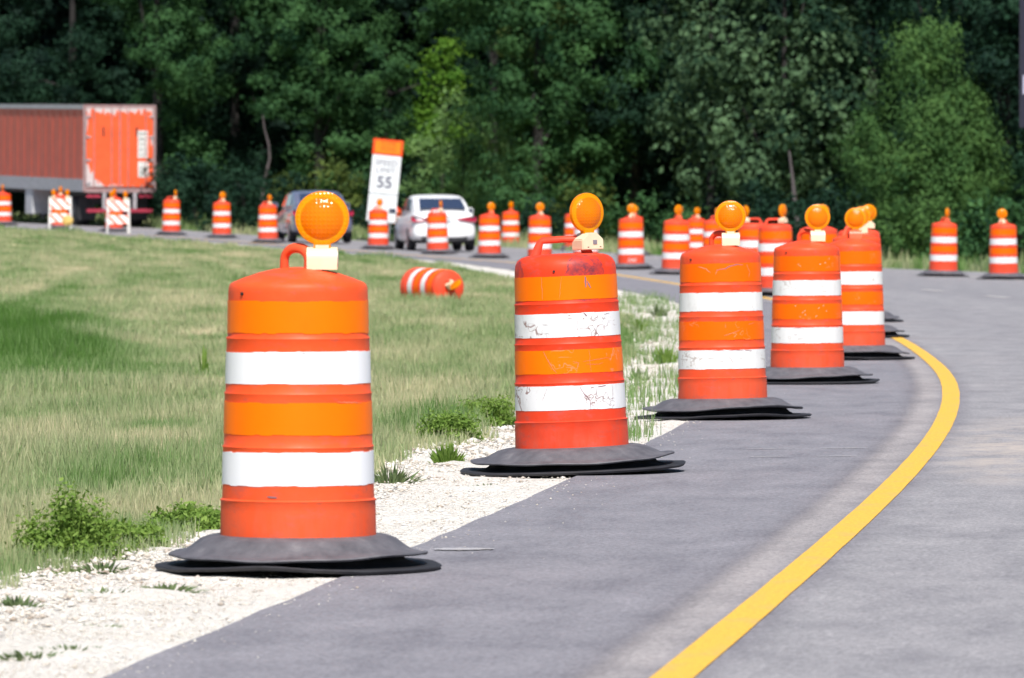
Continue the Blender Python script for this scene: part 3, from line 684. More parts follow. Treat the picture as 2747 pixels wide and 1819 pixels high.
def make_sedan(label,paint):
    root=empty('parked_car' if 0 else 'sedan_car',(0,0,0),label,'car','sedans driving through the lane closure')
    S_=[(-2.40,.60,.42,.60,.70),(-2.38,.72,.36,.62,.93),(-2.30,.84,.30,.72,1.03),(-2.1,.895,.28,.80,1.075),(-1.6,.915,.24,.84,1.07),(-.8,.92,.22,.84,1.02),(.4,.92,.22,.82,.99),(1.2,.915,.22,.78,.96),(1.8,.90,.24,.70,.86),(2.2,.84,.28,.60,.76),(2.4,.68,.34,.52,.66)]
    secs=[]
    for x,w,zb,zm,zt in S_:
        secs.append((x,[(0,zb),(w*.86,zb),(w*.98,zb+.08),(w,(zb+zm)/2),(w*.985,zm),(w*.93,zt-.05),(w*.84,zt-.005),(w*.4,zt+.012),(0,zt+.015)]))
    bm=bmesh.new(); loft(bm,secs); o=bmobj('body',bm,paint,root,True)
    md=o.modifiers.new('s','SUBSURF'); md.levels=2; md.render_levels=2
    # greenhouse
    bm=bmesh.new(); G_=[(-2.0,.74,1.04,.72,1.05),(-1.45,.80,1.02,.70,1.30),(-.95,.82,1.0,.67,1.47),(-.3,.83,.99,.67,1.53),(.2,.83,.98,.66,1.52),(.62,.82,.97,.65,1.42),(1.0,.80,.95,.65,1.22),(1.42,.74,.93,.66,.97)]
    secs=[]
    for x,wb,zb,wr,zr in G_:
        secs.append((x,[(0,zb-.05),(wb,zb-.03),(wb,zb+.02),(wb*.5+wr*.5+.015,(zb+zr)/2),(wr+.03,zr-.035),(wr-.06,zr+.0),(0,zr+.025)]))
    loft(bm,secs); o=bmobj('cabin',bm,paint,root,True); md=o.modifiers.new('s','SUBSURF'); md.levels=2; md.render_levels=2
    def quad(name,pts,m,th=.012):
        bm=bmesh.new(); vs=[bm.verts.new(p) for p in pts]; f=bm.faces.new(vs); r=bmesh.ops.extrude_face_region(bm,geom=[f])
        n=f.normal if f.normal.length else Vector((0,0,1)); bm.normal_update()
        nn=(Vector(pts[1])-Vector(pts[0])).cross(Vector(pts[2])-Vector(pts[1])).normalized()
        for v in r['geom']:
            if isinstance(v,bmesh.types.BMVert): v.co+=nn*th
        return bmobj(name,bm,m,root)
    # rear window sits proud of the sloping tail of the cabin
    quad('rear_window',[(-1.93,-.63,1.155),(-1.93,.63,1.155),(-1.27,.57,1.43),(-1.27,-.57,1.43)],MGLASS,.012)
    for s in (-1,1):
        quad('side_window',[(-1.15,s*.82,1.09),(-.1,s*.84,1.07),(-.12,s*.735,1.42),(-.85,s*.73,1.39)],MGLASS,.03*s)
        quad('side_window',[(-.05,s*.84,1.07),(.92,s*.82,1.06),(.42,s*.735,1.39),(-.06,s*.735,1.42)],MGLASS,.03*s)
    quad('windscreen',[(1.36,.60,1.0),(1.36,-.60,1.0),(.66,-.50,1.36),(.66,.50,1.36)],MGLASS,-.03)
    for s in (-1,1):
        bm=bmesh.new(); vs=[(-2.42,s*.36,.885),(-2.42,s*.60,.925),(-2.36,s*.80,.955),(-2.12,s*.895,.945),(-2.12,s*.905,.83),(-2.36,s*.86,.79),(-2.43,s*.66,.80),(-2.44,s*.40,.84)]
        f=bm.faces.new([bm.verts.new(v) for v in vs]); r=bmesh.ops.extrude_face_region(bm,geom=[f])
        for v in r['geom']:
            if isinstance(v,bmesh.types.BMVert): v.co+=Vector((.08,-s*.07,0))
        bmobj('tail_light',bm,MTAIL,root,bev=.004)
        bm=bmesh.new(); box(bm,(.80,s*1.06,1.09),(.12,.24,.17)); mi=bmobj('mirror',bm,paint,root,True,bev=.03)
        bm=bmesh.new(); box(bm,(.735,s*1.07,1.09),(.012,.18,.12)); bmobj('mirror_glass',bm,MGLASS,mi)
    bm=bmesh.new(); box(bm,(-2.41,0,.86),(.02,.34,.15)); bmobj('licence_plate',bm,MPLATE,root,bev=.003)
    bm=bmesh.new(); box(bm,(-2.40,0,.965),(.02,.62,.022)); bmobj('trunk_trim',bm,MCHROME,root)
    bm=bmesh.new(); box(bm,(-2.30,0,.35),(.16,1.25,.12)); box(bm,(0,0,.27),(4.2,1.5,.12)); bmobj('underbody',bm,MBLK,root,bev=.01)
    for x in (-1.42,1.40):
        for s in (-1,1):
            bm=bmesh.new(); prof=[(.12,.11),(.22,.115),(.30,.11),(.33,.08),(.335,0),(.33,-.08),(.30,-.11)]
            revolve(bm,prof,32,axis='y'); w=bmobj('wheel',bm,MTYRE,root,True,loc=(x,s*.80,.333))
            bm=bmesh.new(); revolve(bm,[(.001,.118),(.12,.112),(.2,.118),(.215,.10)],24,axis='y'); rim=bmobj('rim',bm,MRIM,w,True); rim.scale=(1,s,1)
    for s in (-1,1): bm=bmesh.new(); box(bm,(-1.2,s*.38,1.13),(.12,.24,.14)); bmobj('headrest',bm,MSEAT,root,bev=.03)
    return root
def put_vehicle(o,px,py,s,heading):
    p=P(px,py,s); o.location=(p[0],p[1],tz(p[0],p[1])+.004); o.rotation_euler=(0,0,R_(90+heading)); return p
WHITE=m_paintc('white_car_paint',(.90,.90,.92),.4,.4); GREYP=m_paintc('grey_car_paint',(.15,.16,.24),.3)
car1=make_sedan('white sedan driving away behind the far drums beside the speed sign',WHITE)
put_vehicle(car1,1192,657,99,7.5)
# pull origin so that the rear sits at that distance
for c,h,d in ((car1,7.5,2.3),): c.location+=Vector((-math.sin(R_(h))*d,math.cos(R_(h))*d,0))
car2=make_sedan('dark grey sedan ahead, mostly hidden behind the nearest amber light',GREYP)
put_vehicle(car2,868,638,93,9); car2.location+=Vector((-math.sin(R_(9))*2.3,math.cos(R_(9))*2.3,0))
for c in (car1,car2): c.location.z=tz(c.location.x,c.location.y)+.004
# ---------------------------------------------------------------- semi trailer
def m_trailer(name,col,peel):
    m,nt,b=mat(name); tc=N(nt,'ShaderNodeTexCoord'); o=tc.outputs['Object']
    f=noise(nt,o,1.6,6,.7); c=ramp(nt,f,[(.35,tuple(k*.8 for k in col)),(.6,col)])
    if peel:
        sp=N(nt,'ShaderNodeSeparateXYZ'); L(nt,o,sp.inputs[0]); y=sp.outputs[1]; z=sp.outputs[2]
        nz=noise(nt,mapping(nt,o,(1,2,1)),2.4,6,.65)
        ay=math_(nt,'ABSOLUTE',y)
        edge=math_(nt,'MAXIMUM',math_(nt,'MULTIPLY',math_(nt,'SUBTRACT',ay,1.0),4.),math_(nt,'MAXIMUM',math_(nt,'MULTIPLY',math_(nt,'SUBTRACT',z,3.72),4.),math_(nt,'MULTIPLY',math_(nt,'SUBTRACT',1.62,z),3.)))
        cor=math_(nt,'SUBTRACT',math_(nt,'MULTIPLY',y,1.2),math_(nt,'MULTIPLY',math_(nt,'SUBTRACT',z,1.25),1.3))
        t=math_(nt,'ADD',math_(nt,'ADD',edge,math_(nt,'MULTIPLY',math_(nt,'MAXIMUM',cor,0.),1.7)),math_(nt,'MULTIPLY',math_(nt,'SUBTRACT',nz,.5),4.5))
        c=mix(nt,ramp(nt,t,[(.98,0.),(1.15,1.)]),c,(.58,.50,.50))
    L(nt,c,b.inputs['Base Color']); b.inputs['Roughness'].default_value=.5; return m
def make_trailer():
    rt_=empty('semi_trailer',(0,0,0),'long orange box trailer with peeling rear doors on the far left','trailer')
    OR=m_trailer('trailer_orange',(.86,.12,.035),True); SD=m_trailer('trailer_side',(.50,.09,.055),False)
    GR=simple('trailer_rail',(.42,.42,.46),.5,.3); LG=simple('trailer_light_grey',(.36,.34,.36),.6); SKT=simple('skirt_pale_grey',(.5,.51,.54),.6); RODM=simple('lock_rod_dull_orange',(.40,.19,.18),.5); RD=simple('underride_red',(.35,.03,.06),.5)
    W=1.29; zt=4.2; zb=1.20; Lg=15.5
    bm=bmesh.new(); box(bm,(Lg/2,0,(zt+zb)/2),(Lg-.04,2*W-.06,zt-zb)); bmobj('cargo_box',bm,SD,rt_)
    # ribbed side sheets
    for s in (-1,1):
        bm=bmesh.new(); n=int(Lg/.9)
        for i in range(n): box(bm,(.5+i*.9,s*(W-.045),(zt+zb)/2+.12),(.45,.06,zt-zb-.55))
        bmobj('side_rib',bm,SD,rt_,bev=.01)
        bm=bmesh.new(); box(bm,(Lg/2,s*W,zt-.07),(Lg,.05,.16)); bmobj('top_rail',bm,GR,rt_,bev=.01)
        bm=bmesh.new(); box(bm,(Lg/2,s*W,zb+.22),(Lg,.06,.44)); bmobj('bottom_rail',bm,GR,rt_,bev=.01)
        pass
    bm=bmesh.new(); box(bm,(-.02,-W+.03,(zt+zb)/2),(.10,.10,zt-zb)); box(bm,(-.02,W-.03,(zt+zb)/2),(.10,.10,zt-zb)); box(bm,(-.02,0,zt-.05),(.10,2*W-.16,.10)); box(bm,(-.02,0,zb+.05),(.12,2*W-.16,.16))
    bmobj('rear_frame',bm,simple('rear_frame_dull',(.34,.22,.22),.6),rt_,bev=.01)
    for s in (-1,1):
        bm=bmesh.new(); box(bm,(-.045,s*.605,(zt+zb)/2+.04),(.05,1.18,zt-zb-.28)); d=bmobj('rear_door',bm,OR,rt_,bev=.006)
        for yy in (.30,.93): bm=bmesh.new(); tube(bm,[(-.095,s*yy,zb+.12),(-.095,s*yy,zt-.12)],.02,8); bmobj('lock_rod',bm,RODM,d)
        for zz in (1.5,2.3,3.1,3.8): bm=bmesh.new(); box(bm,(-.085,s*1.13,zz),(.04,.16,.07)); bmobj('hinge',bm,LG,d,bev=.005)
        bm=bmesh.new(); box(bm,(-.10,s*.60,3.30),(.03,.05,.30)); bmobj('door_holdback',bm,MBLK,d)
    bm=bmesh.new(); box(bm,(-.075,0,(zt+zb)/2+.04),(.03,.05,zt-zb-.3)); bmobj('centre_seal',bm,simple('seal_pinkish',(.42,.18,.18),.6),rt_)
    # stickers on the right-hand door (worn, unreadable print)
    ST=simple('sticker_white',(.72,.72,.70),.5); SG=simple('sticker_print',(.30,.32,.30),.6)
    for yc,zc,w,h,n in ((-.83,2.85,.36,.95,5),(-.85,1.98,.38,.55,4)):
        bm=bmesh.new(); box(bm,(-.0735,yc,zc),(.006,w,h)); st=bmobj('sticker',bm,ST,rt_)
        bm=bmesh.new(); r=random.Random(n)
        for i in range(n):
            for j in range(3): box(bm,(-.0775,yc+(j-1)*w*.27,zc+h*(.38-.76*i/(n-1))),(.003,w*r.uniform(.08,.2),h/n*r.uniform(.3,.6)))
        bmobj('print',bm,SG,st)
    bm=bmesh.new(); box(bm,(-.05,0,.55),(.10,2.35,.13)); bmobj('underride_bar',bm,RD,rt_,bev=.01)
    for s in (-1,1):
        bm=bmesh.new(); box(bm,(-.045,s*.55,.88),(.09,.13,.60)); bmobj('underride_post',bm,LG,rt_,bev=.01)
        bm=bmesh.new(); box(bm,(-.08,s*.95,1.05),(.05,.5,.10)); bmobj('tail_light',bm,RD,rt_,bev=.005)
        for x in (1.5,2.8):
            bm=bmesh.new(); revolve(bm,[(.18,.28),(.30,.29),(.47,.27),(.515,.2),(.52,0),(.515,-.2),(.47,-.27)],32,axis='y'); w=bmobj('wheel',bm,MTYRE,rt_,True,loc=(x,s*.96,.52)); w.scale=(1,s,1)
            bm=bmesh.new(); revolve(bm,[(.001,.24),(.1,.24),(.12,.16),(.27,.16),(.29,.285)],24,axis='y'); bmobj('rim',bm,MRIM,w,True)
    bm=bmesh.new(); box(bm,(6.9,.93,.80),(.9,.70,.95)); bmobj('storage_box',bm,SKT,rt_,bev=.02)
    bm=bmesh.new(); box(bm,(2.2,0,.95),(3.6,1.7,.35)); box(bm,(7.5,0,1.12),(14.6,.9,.14)); bmobj('chassis',bm,MBLK,rt_)
    for s in (-1,1):
        bm=bmesh.new(); box(bm,(12.3,s*.8,.62),(.12,.12,1.15)); box(bm,(12.3,s*.8,.04),(.3,.28,.06)); bmobj('landing_leg',bm,LG,rt_)
        bm=bmesh.new(); box(bm,(.72,s*.95,.62),(.02,.60,.80)); bmobj('mud_flap',bm,MBLK,rt_)
    # tractor ahead of the trailer, outside the frame but standing there
    return rt_
tr=make_trailer(); p=P(319,600,77.5)
HD=20.
tr.location=(p[0],p[1],tz(p[0],p[1])+.02); tr.rotation_euler=(0,R_(-.9),R_(90+HD))
# ---------------------------------------------------------------- speed sign
def text_mesh(body,size,m,parent,name,loc,bold=.004,sx=1.):
    cu=bpy.data.curves.new(name,'FONT'); cu.body=body; cu.size=size; cu.align_x='CENTER'; cu.align_y='CENTER'; cu.extrude=.003; cu.offset=bold
    t=bpy.data.objects.new(name,cu); COL.objects.link(t); dg=bpy.context.evaluated_depsgraph_get()
    me=bpy.data.meshes.new_from_object(t.evaluated_get(dg)); bpy.data.objects.remove(t)
    o=link(name,me,m,parent,loc); o.rotation_euler=(R_(90),0,0); o.scale=(sx,1,1); return o
s_=85.; sp=P(1016,663,s_); sg=empty('speed_sign',(sp[0],sp[1],tz(sp[0],sp[1])),'leaning white speed limit 55 sign with an orange top panel','sign')
hinge=sg; sg.rotation_euler=(0,R_(5.6),R_(3))
OS=simple('sign_orange',(.95,.22,.004),.4,noise_amt=.1,nscale=2); OS2=simple('sign_orange_rim',(.85,.07,.01),.4); WS=simple('sign_white',(.74,.77,.80),.4,noise_amt=.05); INK=simple('sign_ink',(.12,.12,.17),.5); FINK=simple('faded_ink',(.5,.54,.6),.5); FOR=simple('faded_orange_print',(.9,.13,.004),.5)
zb0=.62
bm=bmesh.new(); box(bm,(0,0,zb0+.44),(.914,.02,.87)); pl=bmobj('lower_panel',bm,WS,sg,bev=.004)
bm=bmesh.new(); box(bm,(0,0,zb0+.89+.61),(.914,.02,1.21)); wp=bmobj('white_panel',bm,WS,sg,bev=.004)
bm=bmesh.new(); box(bm,(0,0,zb0+.89+1.22+.255),(.95,.02,.50)); op=bmobj('orange_panel',bm,OS2,sg,bev=.004)
bm=bmesh.new(); box(bm,(0,-.012,zb0+.89+1.22+.255),(.80,.006,.38)); bmobj('orange_face',bm,OS,op)
text_mesh('WORK\nZONE',.17,FOR,op,'lettering',(0,-.0155,zb0+2.40))
text_mesh('SPEED',.25,INK,wp,'lettering',(0,-.0105,zb0+1.86),.0,1.05); text_mesh('LIMIT',.25,INK,wp,'lettering',(0,-.0105,zb0+1.62),.0,1.05); text_mesh('55',.50,INK,wp,'lettering',(0,-.0105,zb0+1.24),.012)
text_mesh('PHOTO\nENFORCED',.17,FINK,pl,'lettering',(0,-.0105,zb0+.66),0,.95)
for xx in (-.3,.3): bm=bmesh.new(); box(bm,(xx,.035,1.6),(.045,.045,3.2)); bmobj('post',bm,MSTEEL,sg)
for xx in (-.45,.45): bm=bmesh.new(); box(bm,(xx,.03,.03),(.08,1.4,.06),Matrix.Rotation(R_(20 if xx>0 else -20),4,'Z')); bmobj('foot',bm,MBLK,sg)
bm=bmesh.new(); bmesh.ops.create_icosphere(bm,subdivisions=3,radius=1); 
for v in bm.verts: v.co=Vector((v.co.x*.24,v.co.y*.17,max(-.09,v.co.z*.12*(1+.25*math.sin(v.co.x*5)))))
bg=hit(972,637); sb=bmobj('sandbag',bm,simple('sandbag_orange',(.85,.28,.10),.8,noise_amt=.3,nscale=6),None,True,loc=(bg[0],bg[1],bg[2]+.09)); tag(sb,'small orange bag lying on the road between the grey car and sign','sandbag')
# ---------------------------------------------------------------- barricades
def m_stripes(mirror):
    m,nt,b=mat('barricade_stripes'); tc=N(nt,'ShaderNodeTexCoord'); sp=N(nt,'ShaderNodeSeparateXYZ'); L(nt,tc.outputs['Object'],sp.inputs[0])
    t=math_(nt,'ADD',sp.outputs[0],sp.outputs[2]); t=math_(nt,'FRACT',math_(nt,'MULTIPLY',t,1/.29)); c=ramp(nt,t,[(0,(.85,.83,.80)),(.62,(.85,.83,.80)),(.64,(.88,.16,.10)),(1,(.88,.16,.10))],'CONSTANT')
    L(nt,c,b.inputs['Base Color']); b.inputs['Roughness'].default_value=.4; return m
MST=m_stripes(0); MWP=simple('white_plastic_leg',(.8,.79,.77),.5,noise_amt=.05)
def make_barricade(px,py,s,label,yaw,bag):
    p=P(px,py,s); r=empty('barricade',(p[0],p[1],tz(p[0],p[1])),label,'barricade','striped barricades before the trailer',R_(yaw))
    w=.68
    for zc,h in ((.86,.33),(.44,.28)):
        bm=bmesh.new(); box(bm,(0,-.07+(.86-zc)*-.06,zc),(w,.03,h)); bmobj('striped_board',bm,MST,r,bev=.004)
    for x in (-w/2+.02,w/2-.02):
        for sy in (-1,1):
            bm=bmesh.new(); tube(bm,[(x,.0+sy*.04,1.08),(x,sy*.22,.0)],.022,8); bmobj('leg',bm,MWP,r)
    for x in (-.2,.22):
        bm=bmesh.new(); box(bm,(x,-.02,1.07),(.12,.09,.08)); cs=bmobj('light_case',bm,MCASE,r,bev=.008)
        ln=link('lens',bpy.data.meshes.get('lens'),(),cs,(x,-.02,1.21)); ln.rotation_euler=(0,0,R_(60))
    return r
make_barricade(162,631,88,'striped barricade with a yellow bag on it, left of the other barricade',-4,True)
make_barricade(318,629,88,'striped barricade in front of the trailer doors',-4,False)
bp=P(183,629,88); bm=bmesh.new(); bmesh.ops.create_icosphere(bm,subdivisions=3,radius=1)
for v in bm.verts: v.co=Vector((v.co.x*.17,v.co.y*.07,v.co.z*.16+.02*math.sin(v.co.x*8)))
sb=bmobj('sandbag',bm,simple('sandbag_yellow',(.62,.42,.12),.8,noise_amt=.2,nscale=7),None,True,loc=(bp[0],bp[1]-.24,tz(bp[0],bp[1])+.36)); tag(sb,'yellow bag hung low on the striped barricade','sandbag')
# ---------------------------------------------------------------- roadside board cut by the frame
q=P(2735,100,122); bd=empty('roadside_board',(q[0],q[1],tz(q[0],q[1])),'dark navy roadside board cut off by the upper right picture edge','sign')
NV=simple('navy_board',(.012,.012,.03),.5); bm=bmesh.new(); box(bm,(1.9,0,5.4),(3.8,.12,4.4)); bmobj('panel',bm,NV,bd,bev=.01)
bm=bmesh.new(); box(bm,(.92,-.065,4.15),(1.7,.012,.42)); bmobj('white_marking',bm,simple('pale_lilac',(.42,.42,.55),.5),bd,bev=.003)
for x in (1.2,2.8): bm=bmesh.new(); tube(bm,[(x,.12,-.2),(x,.12,7.4)],.06,10); bmobj('post',bm,MSTEEL,bd)
# ================================================================ TREES
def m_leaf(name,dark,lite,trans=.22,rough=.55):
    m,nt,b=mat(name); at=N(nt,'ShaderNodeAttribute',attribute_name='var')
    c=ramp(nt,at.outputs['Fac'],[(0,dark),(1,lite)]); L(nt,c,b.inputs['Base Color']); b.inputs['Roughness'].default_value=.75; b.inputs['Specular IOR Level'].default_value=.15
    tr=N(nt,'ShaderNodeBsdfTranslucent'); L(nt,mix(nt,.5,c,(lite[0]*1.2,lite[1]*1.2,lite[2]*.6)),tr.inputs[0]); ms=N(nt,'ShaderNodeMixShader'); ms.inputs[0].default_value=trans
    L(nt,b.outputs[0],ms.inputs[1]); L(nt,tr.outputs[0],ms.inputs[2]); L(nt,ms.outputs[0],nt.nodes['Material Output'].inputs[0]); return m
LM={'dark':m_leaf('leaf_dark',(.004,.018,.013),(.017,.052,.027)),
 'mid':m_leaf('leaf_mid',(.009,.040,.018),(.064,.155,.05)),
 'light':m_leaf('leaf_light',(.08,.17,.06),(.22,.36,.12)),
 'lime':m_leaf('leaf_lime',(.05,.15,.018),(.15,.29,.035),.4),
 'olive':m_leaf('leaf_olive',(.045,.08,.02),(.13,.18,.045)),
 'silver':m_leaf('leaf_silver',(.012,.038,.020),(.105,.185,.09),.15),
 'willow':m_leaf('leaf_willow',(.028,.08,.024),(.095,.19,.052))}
MTR=simple('bark',(.022,.02,.02),.9,noise_amt=.3,nscale=14); MTRP=simple('pale_bark',(.10,.085,.09),.9,noise_amt=.2,nscale=10)
def crown_arrays(lobes,clumps,per,size,seed,droop=0.,spread=.3,aspect=.55):
    r=np.random.default_rng(seed); C=[];O=[]
    for (cx,cy,cz,rx,ry,rz) in lobes:
        n=max(4,int(clumps*rx*rz)); d=r.normal(0,1,(n,3)); d/=np.linalg.norm(d,axis=1)[:,None]
        rr=r.uniform(.55,1.08,n)**.6
        C.append(np.c_[cx+d[:,0]*rx*rr,cy+d[:,1]*ry*rr,cz+d[:,2]*rz*rr]); O.append(d)
    C=np.concatenate(C);O=np.concatenate(O); k=C[:,2]>.15; C=C[k];O=O[k]
    m=len(C); n=m*per; cs=r.uniform(.6,1.4,m)
    ci=np.repeat(np.arange(m),per)
    off=r.normal(0,1,(n,3))*np.array([spread,spread,spread*(.75+droop)])*cs[ci][:,None]
    off[:,2]-=droop*np.abs(off[:,0])*.5
    Pc=C[ci]+off; Pc[:,2]=np.maximum(Pc[:,2],.05)
    lo=off/(np.linalg.norm(off,axis=1)[:,None]+1e-6); nn=O[ci]*.55+lo*.8+r.normal(0,.38,(n,3))+np.array([0,0,.3]); nn/=np.linalg.norm(nn,axis=1)[:,None]
    t=r.normal(0,1,(n,3)); t[:,2]-=droop*2.5; t-=nn*(t*nn).sum(1)[:,None]; t/=np.linalg.norm(t,axis=1)[:,None]+1e-9
    b=np.cross(nn,t); s=size*r.uniform(.6,1.3,n)[:,None]
    V=np.stack([Pc-t*s,Pc-b*s*aspect,Pc+t*s,Pc+b*s*aspect],1).reshape(-1,3)
    Fc=np.arange(4*n).reshape(-1,4); cv=r.normal(0,.22,m)
    var=np.clip(.5+cv[ci]+r.normal(0,.10,n),0,1); return V,Fc,var,C
def tree_mesh(kind,h,rad_,seed,nl=10,clumps=11,per=130,size=.085,droop=0.,spread=.24,low=.6,shape='round',aspect=.55,bark=None,trunk_r=.2,limb=3):
    """returns root-less (trunk mesh, crown mesh)"""
    r=random.Random(seed); lobes=[]
    for i in range(nl):
        f=(i+.5)/nl; z=low+f*(h-low)*.95
        if shape=='round': w=rad_*math.sqrt(max(.08,1-((f-.45)/.62)**2))
        elif shape=='cone': w=rad_*(1.05-f)**.8
        else: w=rad_
        a=r.uniform(0,6.28); q=w*r.uniform(.35,.75); s=rad_*r.uniform(.40,.66)*(.75 if shape=='cone' and f>.6 else 1)
        lobes.append((math.cos(a)*q,math.sin(a)*q*.8,z,s,s*.8,s*r.uniform(.55,.85)))
        if r.random()<.4: lobes.append((math.cos(a+2.4)*q,math.sin(a+2.4)*q*.8,z+r.uniform(-.5,.5),s*.85,s*.7,s*.6))
    V,Fc,var,C=crown_arrays(lobes,clumps,per,size,seed,droop,spread,aspect)
    bm=bmesh.new(); bend=r.uniform(-.4,.4)
    tp=[(bend*math.sin(z/h*3)*.6,0.2*math.sin(z/h*4+1)*.4,z) for z in np.linspace(-.2,h*.9,9)]
    tube(bm,tp,[trunk_r*(1.25-1.15*i/8) for i in range(9)],10)
    for i in range(limb):
        l=lobes[r.randrange(len(lobes))]; k=r.randrange(1,6); s0=Vector(tp[k]); e0=Vector(l[:3]); mid=(s0+e0)/2+Vector((0,0,.25))
        tube(bm,[s0,mid,e0],[trunk_r*.4,trunk_r*.25,trunk_r*.08],6)
    return bm,(V,Fc,var),lobes
PROTO={}
def tree(name,kind,px,dist,h,rad_,seed,label,cat='tree',key=None,rz=0,sc=1.,group='trees at the edge of the woods',bark=None,**kw):
    x=(px-CX)/F*dist; root=empty(name,(x,dist,tz(x,dist)-.05),label,cat,group,R_(rz)); root.scale=(sc,sc,sc)
    if key and key in PROTO:
        for o in PROTO[key]:
            c=o.copy(); COL.objects.link(c); c.parent=root
            if o.name.startswith('crown') and kind:
                c.material_slots[0].link='OBJECT'; c.material_slots[0].material=LM[kind]
        return root
    bm,(V,Fc,var),_=tree_mesh(kind,h,rad_,seed,**kw)
    t=bmobj('trunk',bm,bark or MTR,root,True); c=npmesh('crown',V,Fc,LM[kind],root,attr=var)
    if key: PROTO[key]=(t,c)
    return root
W='broadleaf_tree'
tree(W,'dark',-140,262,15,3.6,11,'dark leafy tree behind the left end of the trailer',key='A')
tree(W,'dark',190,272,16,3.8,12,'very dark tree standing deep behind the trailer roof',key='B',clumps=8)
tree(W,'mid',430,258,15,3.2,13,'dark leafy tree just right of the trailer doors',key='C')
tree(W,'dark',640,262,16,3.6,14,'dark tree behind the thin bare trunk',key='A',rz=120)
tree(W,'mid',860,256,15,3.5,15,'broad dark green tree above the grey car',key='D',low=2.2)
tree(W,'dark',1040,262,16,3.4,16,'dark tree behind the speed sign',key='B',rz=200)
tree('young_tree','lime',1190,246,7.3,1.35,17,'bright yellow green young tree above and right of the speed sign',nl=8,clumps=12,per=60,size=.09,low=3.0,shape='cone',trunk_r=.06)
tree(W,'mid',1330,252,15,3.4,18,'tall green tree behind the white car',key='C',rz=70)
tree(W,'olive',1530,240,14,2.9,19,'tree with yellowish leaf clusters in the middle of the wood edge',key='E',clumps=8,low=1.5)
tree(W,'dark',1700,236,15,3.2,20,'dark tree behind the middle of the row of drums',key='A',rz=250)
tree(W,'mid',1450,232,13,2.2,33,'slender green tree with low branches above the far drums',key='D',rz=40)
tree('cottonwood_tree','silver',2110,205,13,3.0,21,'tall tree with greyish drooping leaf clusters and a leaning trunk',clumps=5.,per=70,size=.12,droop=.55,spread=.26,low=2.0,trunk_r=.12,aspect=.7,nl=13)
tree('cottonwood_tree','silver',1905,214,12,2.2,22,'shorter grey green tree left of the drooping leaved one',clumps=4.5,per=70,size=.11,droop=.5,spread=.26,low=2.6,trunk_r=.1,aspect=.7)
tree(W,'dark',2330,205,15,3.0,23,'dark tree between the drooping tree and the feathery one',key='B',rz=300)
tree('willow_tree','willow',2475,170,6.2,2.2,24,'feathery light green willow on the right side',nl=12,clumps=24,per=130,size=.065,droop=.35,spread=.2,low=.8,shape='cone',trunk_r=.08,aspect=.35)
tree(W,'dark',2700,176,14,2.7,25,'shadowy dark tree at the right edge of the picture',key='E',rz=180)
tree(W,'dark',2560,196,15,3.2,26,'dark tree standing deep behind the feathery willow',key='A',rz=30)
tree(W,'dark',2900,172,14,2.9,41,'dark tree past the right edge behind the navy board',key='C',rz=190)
B='bush'; GB='bushes below the trees'
def bush(kind,px,dist,h,r_,seed,label,**kw):
    kw.setdefault('nl',5);kw.setdefault('clumps',16);kw.setdefault('per',60);kw.setdefault('size',.085);kw.setdefault('low',.1);kw.setdefault('trunk_r',.04);kw.setdefault('limb',4)
    return tree('bush',kind,px,dist,h,r_,seed,label,'bush',group=GB,**kw)
bush('light',1235,238,5.0,2.0,50,'pale green rounded bush right of the speed sign',nl=8,size=.07)
bush('light',1120,241,3.8,1.2,51,'small pale green bush touching the speed sign',size=.07)
bush('olive',905,240,2.6,1.0,52,'olive green bush above the roof of the grey car')
bush('olive',800,244,1.9,.9,53,'low olive bush left of the grey car roof')
bush('mid',1380,226,2.6,1.2,54,'bush behind the distant outer drum right of the white car')
bush('olive',1560,222,1.9,1.1,55,'low olive bush behind the light of the dented drum')
bush('mid',1700,212,1.6,1.1,56,'low green bush behind the scribbled drum')
bush('mid',1840,205,1.5,1.0,57,'low green bush left of the pale leaning trunk')
bush('willow',2395,172,1.9,.8,58,'feathery bush behind the fifth drum light',size=.06)
bush('mid',2600,163,1.5,.75,59,'bush between the two drums at the far road edge')
bush('mid',2735,156,1.7,.6,60,'bush behind the rightmost drum')
bush('dark',560,252,2.2,1.3,61,'dark bush behind the lone drums left of the grey car')
bush('dark',380,250,1.9,1.2,62,'dark bush below the trailer corner')
bush('dark',700,249,1.8,1.2,63,'dark bush at the foot of the bare trunk')
bush('dark',2240,186,1.9,1.4,64,'dark bush under the drooping tree')
bush('dark',2060,192,1.8,1.3,65,'dark bush left of the leaning trunk')
def edge_bush(px,kind,h,r_,seed,label,du=.9,**kw):
    best=None
    for v in np.arange(v_at(120),VMAX,1.):
        q=roadpt(v,10.4+du)
        if q[1]>0:
            e=abs(CX+q[0]*F/q[1]-px)
            if best is None or e<best[0]: best=(e,q)
    return bush(kind,px,float(best[1][1]),h,r_,seed,label,**kw)
for i,(px_,h_,r_,lb) in enumerate([(430,2.0,1.3,'dark roadside bush right of the trailer wheels'),(530,2.3,1.5,'dark roadside bush between the two lone drums'),(650,2.0,1.4,'dark roadside bush left of the grey car mirror'),(760,1.8,1.2,'dark roadside bush behind the front of the grey car'),(1010,1.9,1.1,'dark roadside bush behind the foot of the speed sign'),(250,2.2,1.6,'dark roadside bush under the trailer'),(80,2.2,1.6,'dark roadside bush below the trailer left of the pale box')]):
    edge_bush(px_,'dark',h_,r_,70+i,lb)
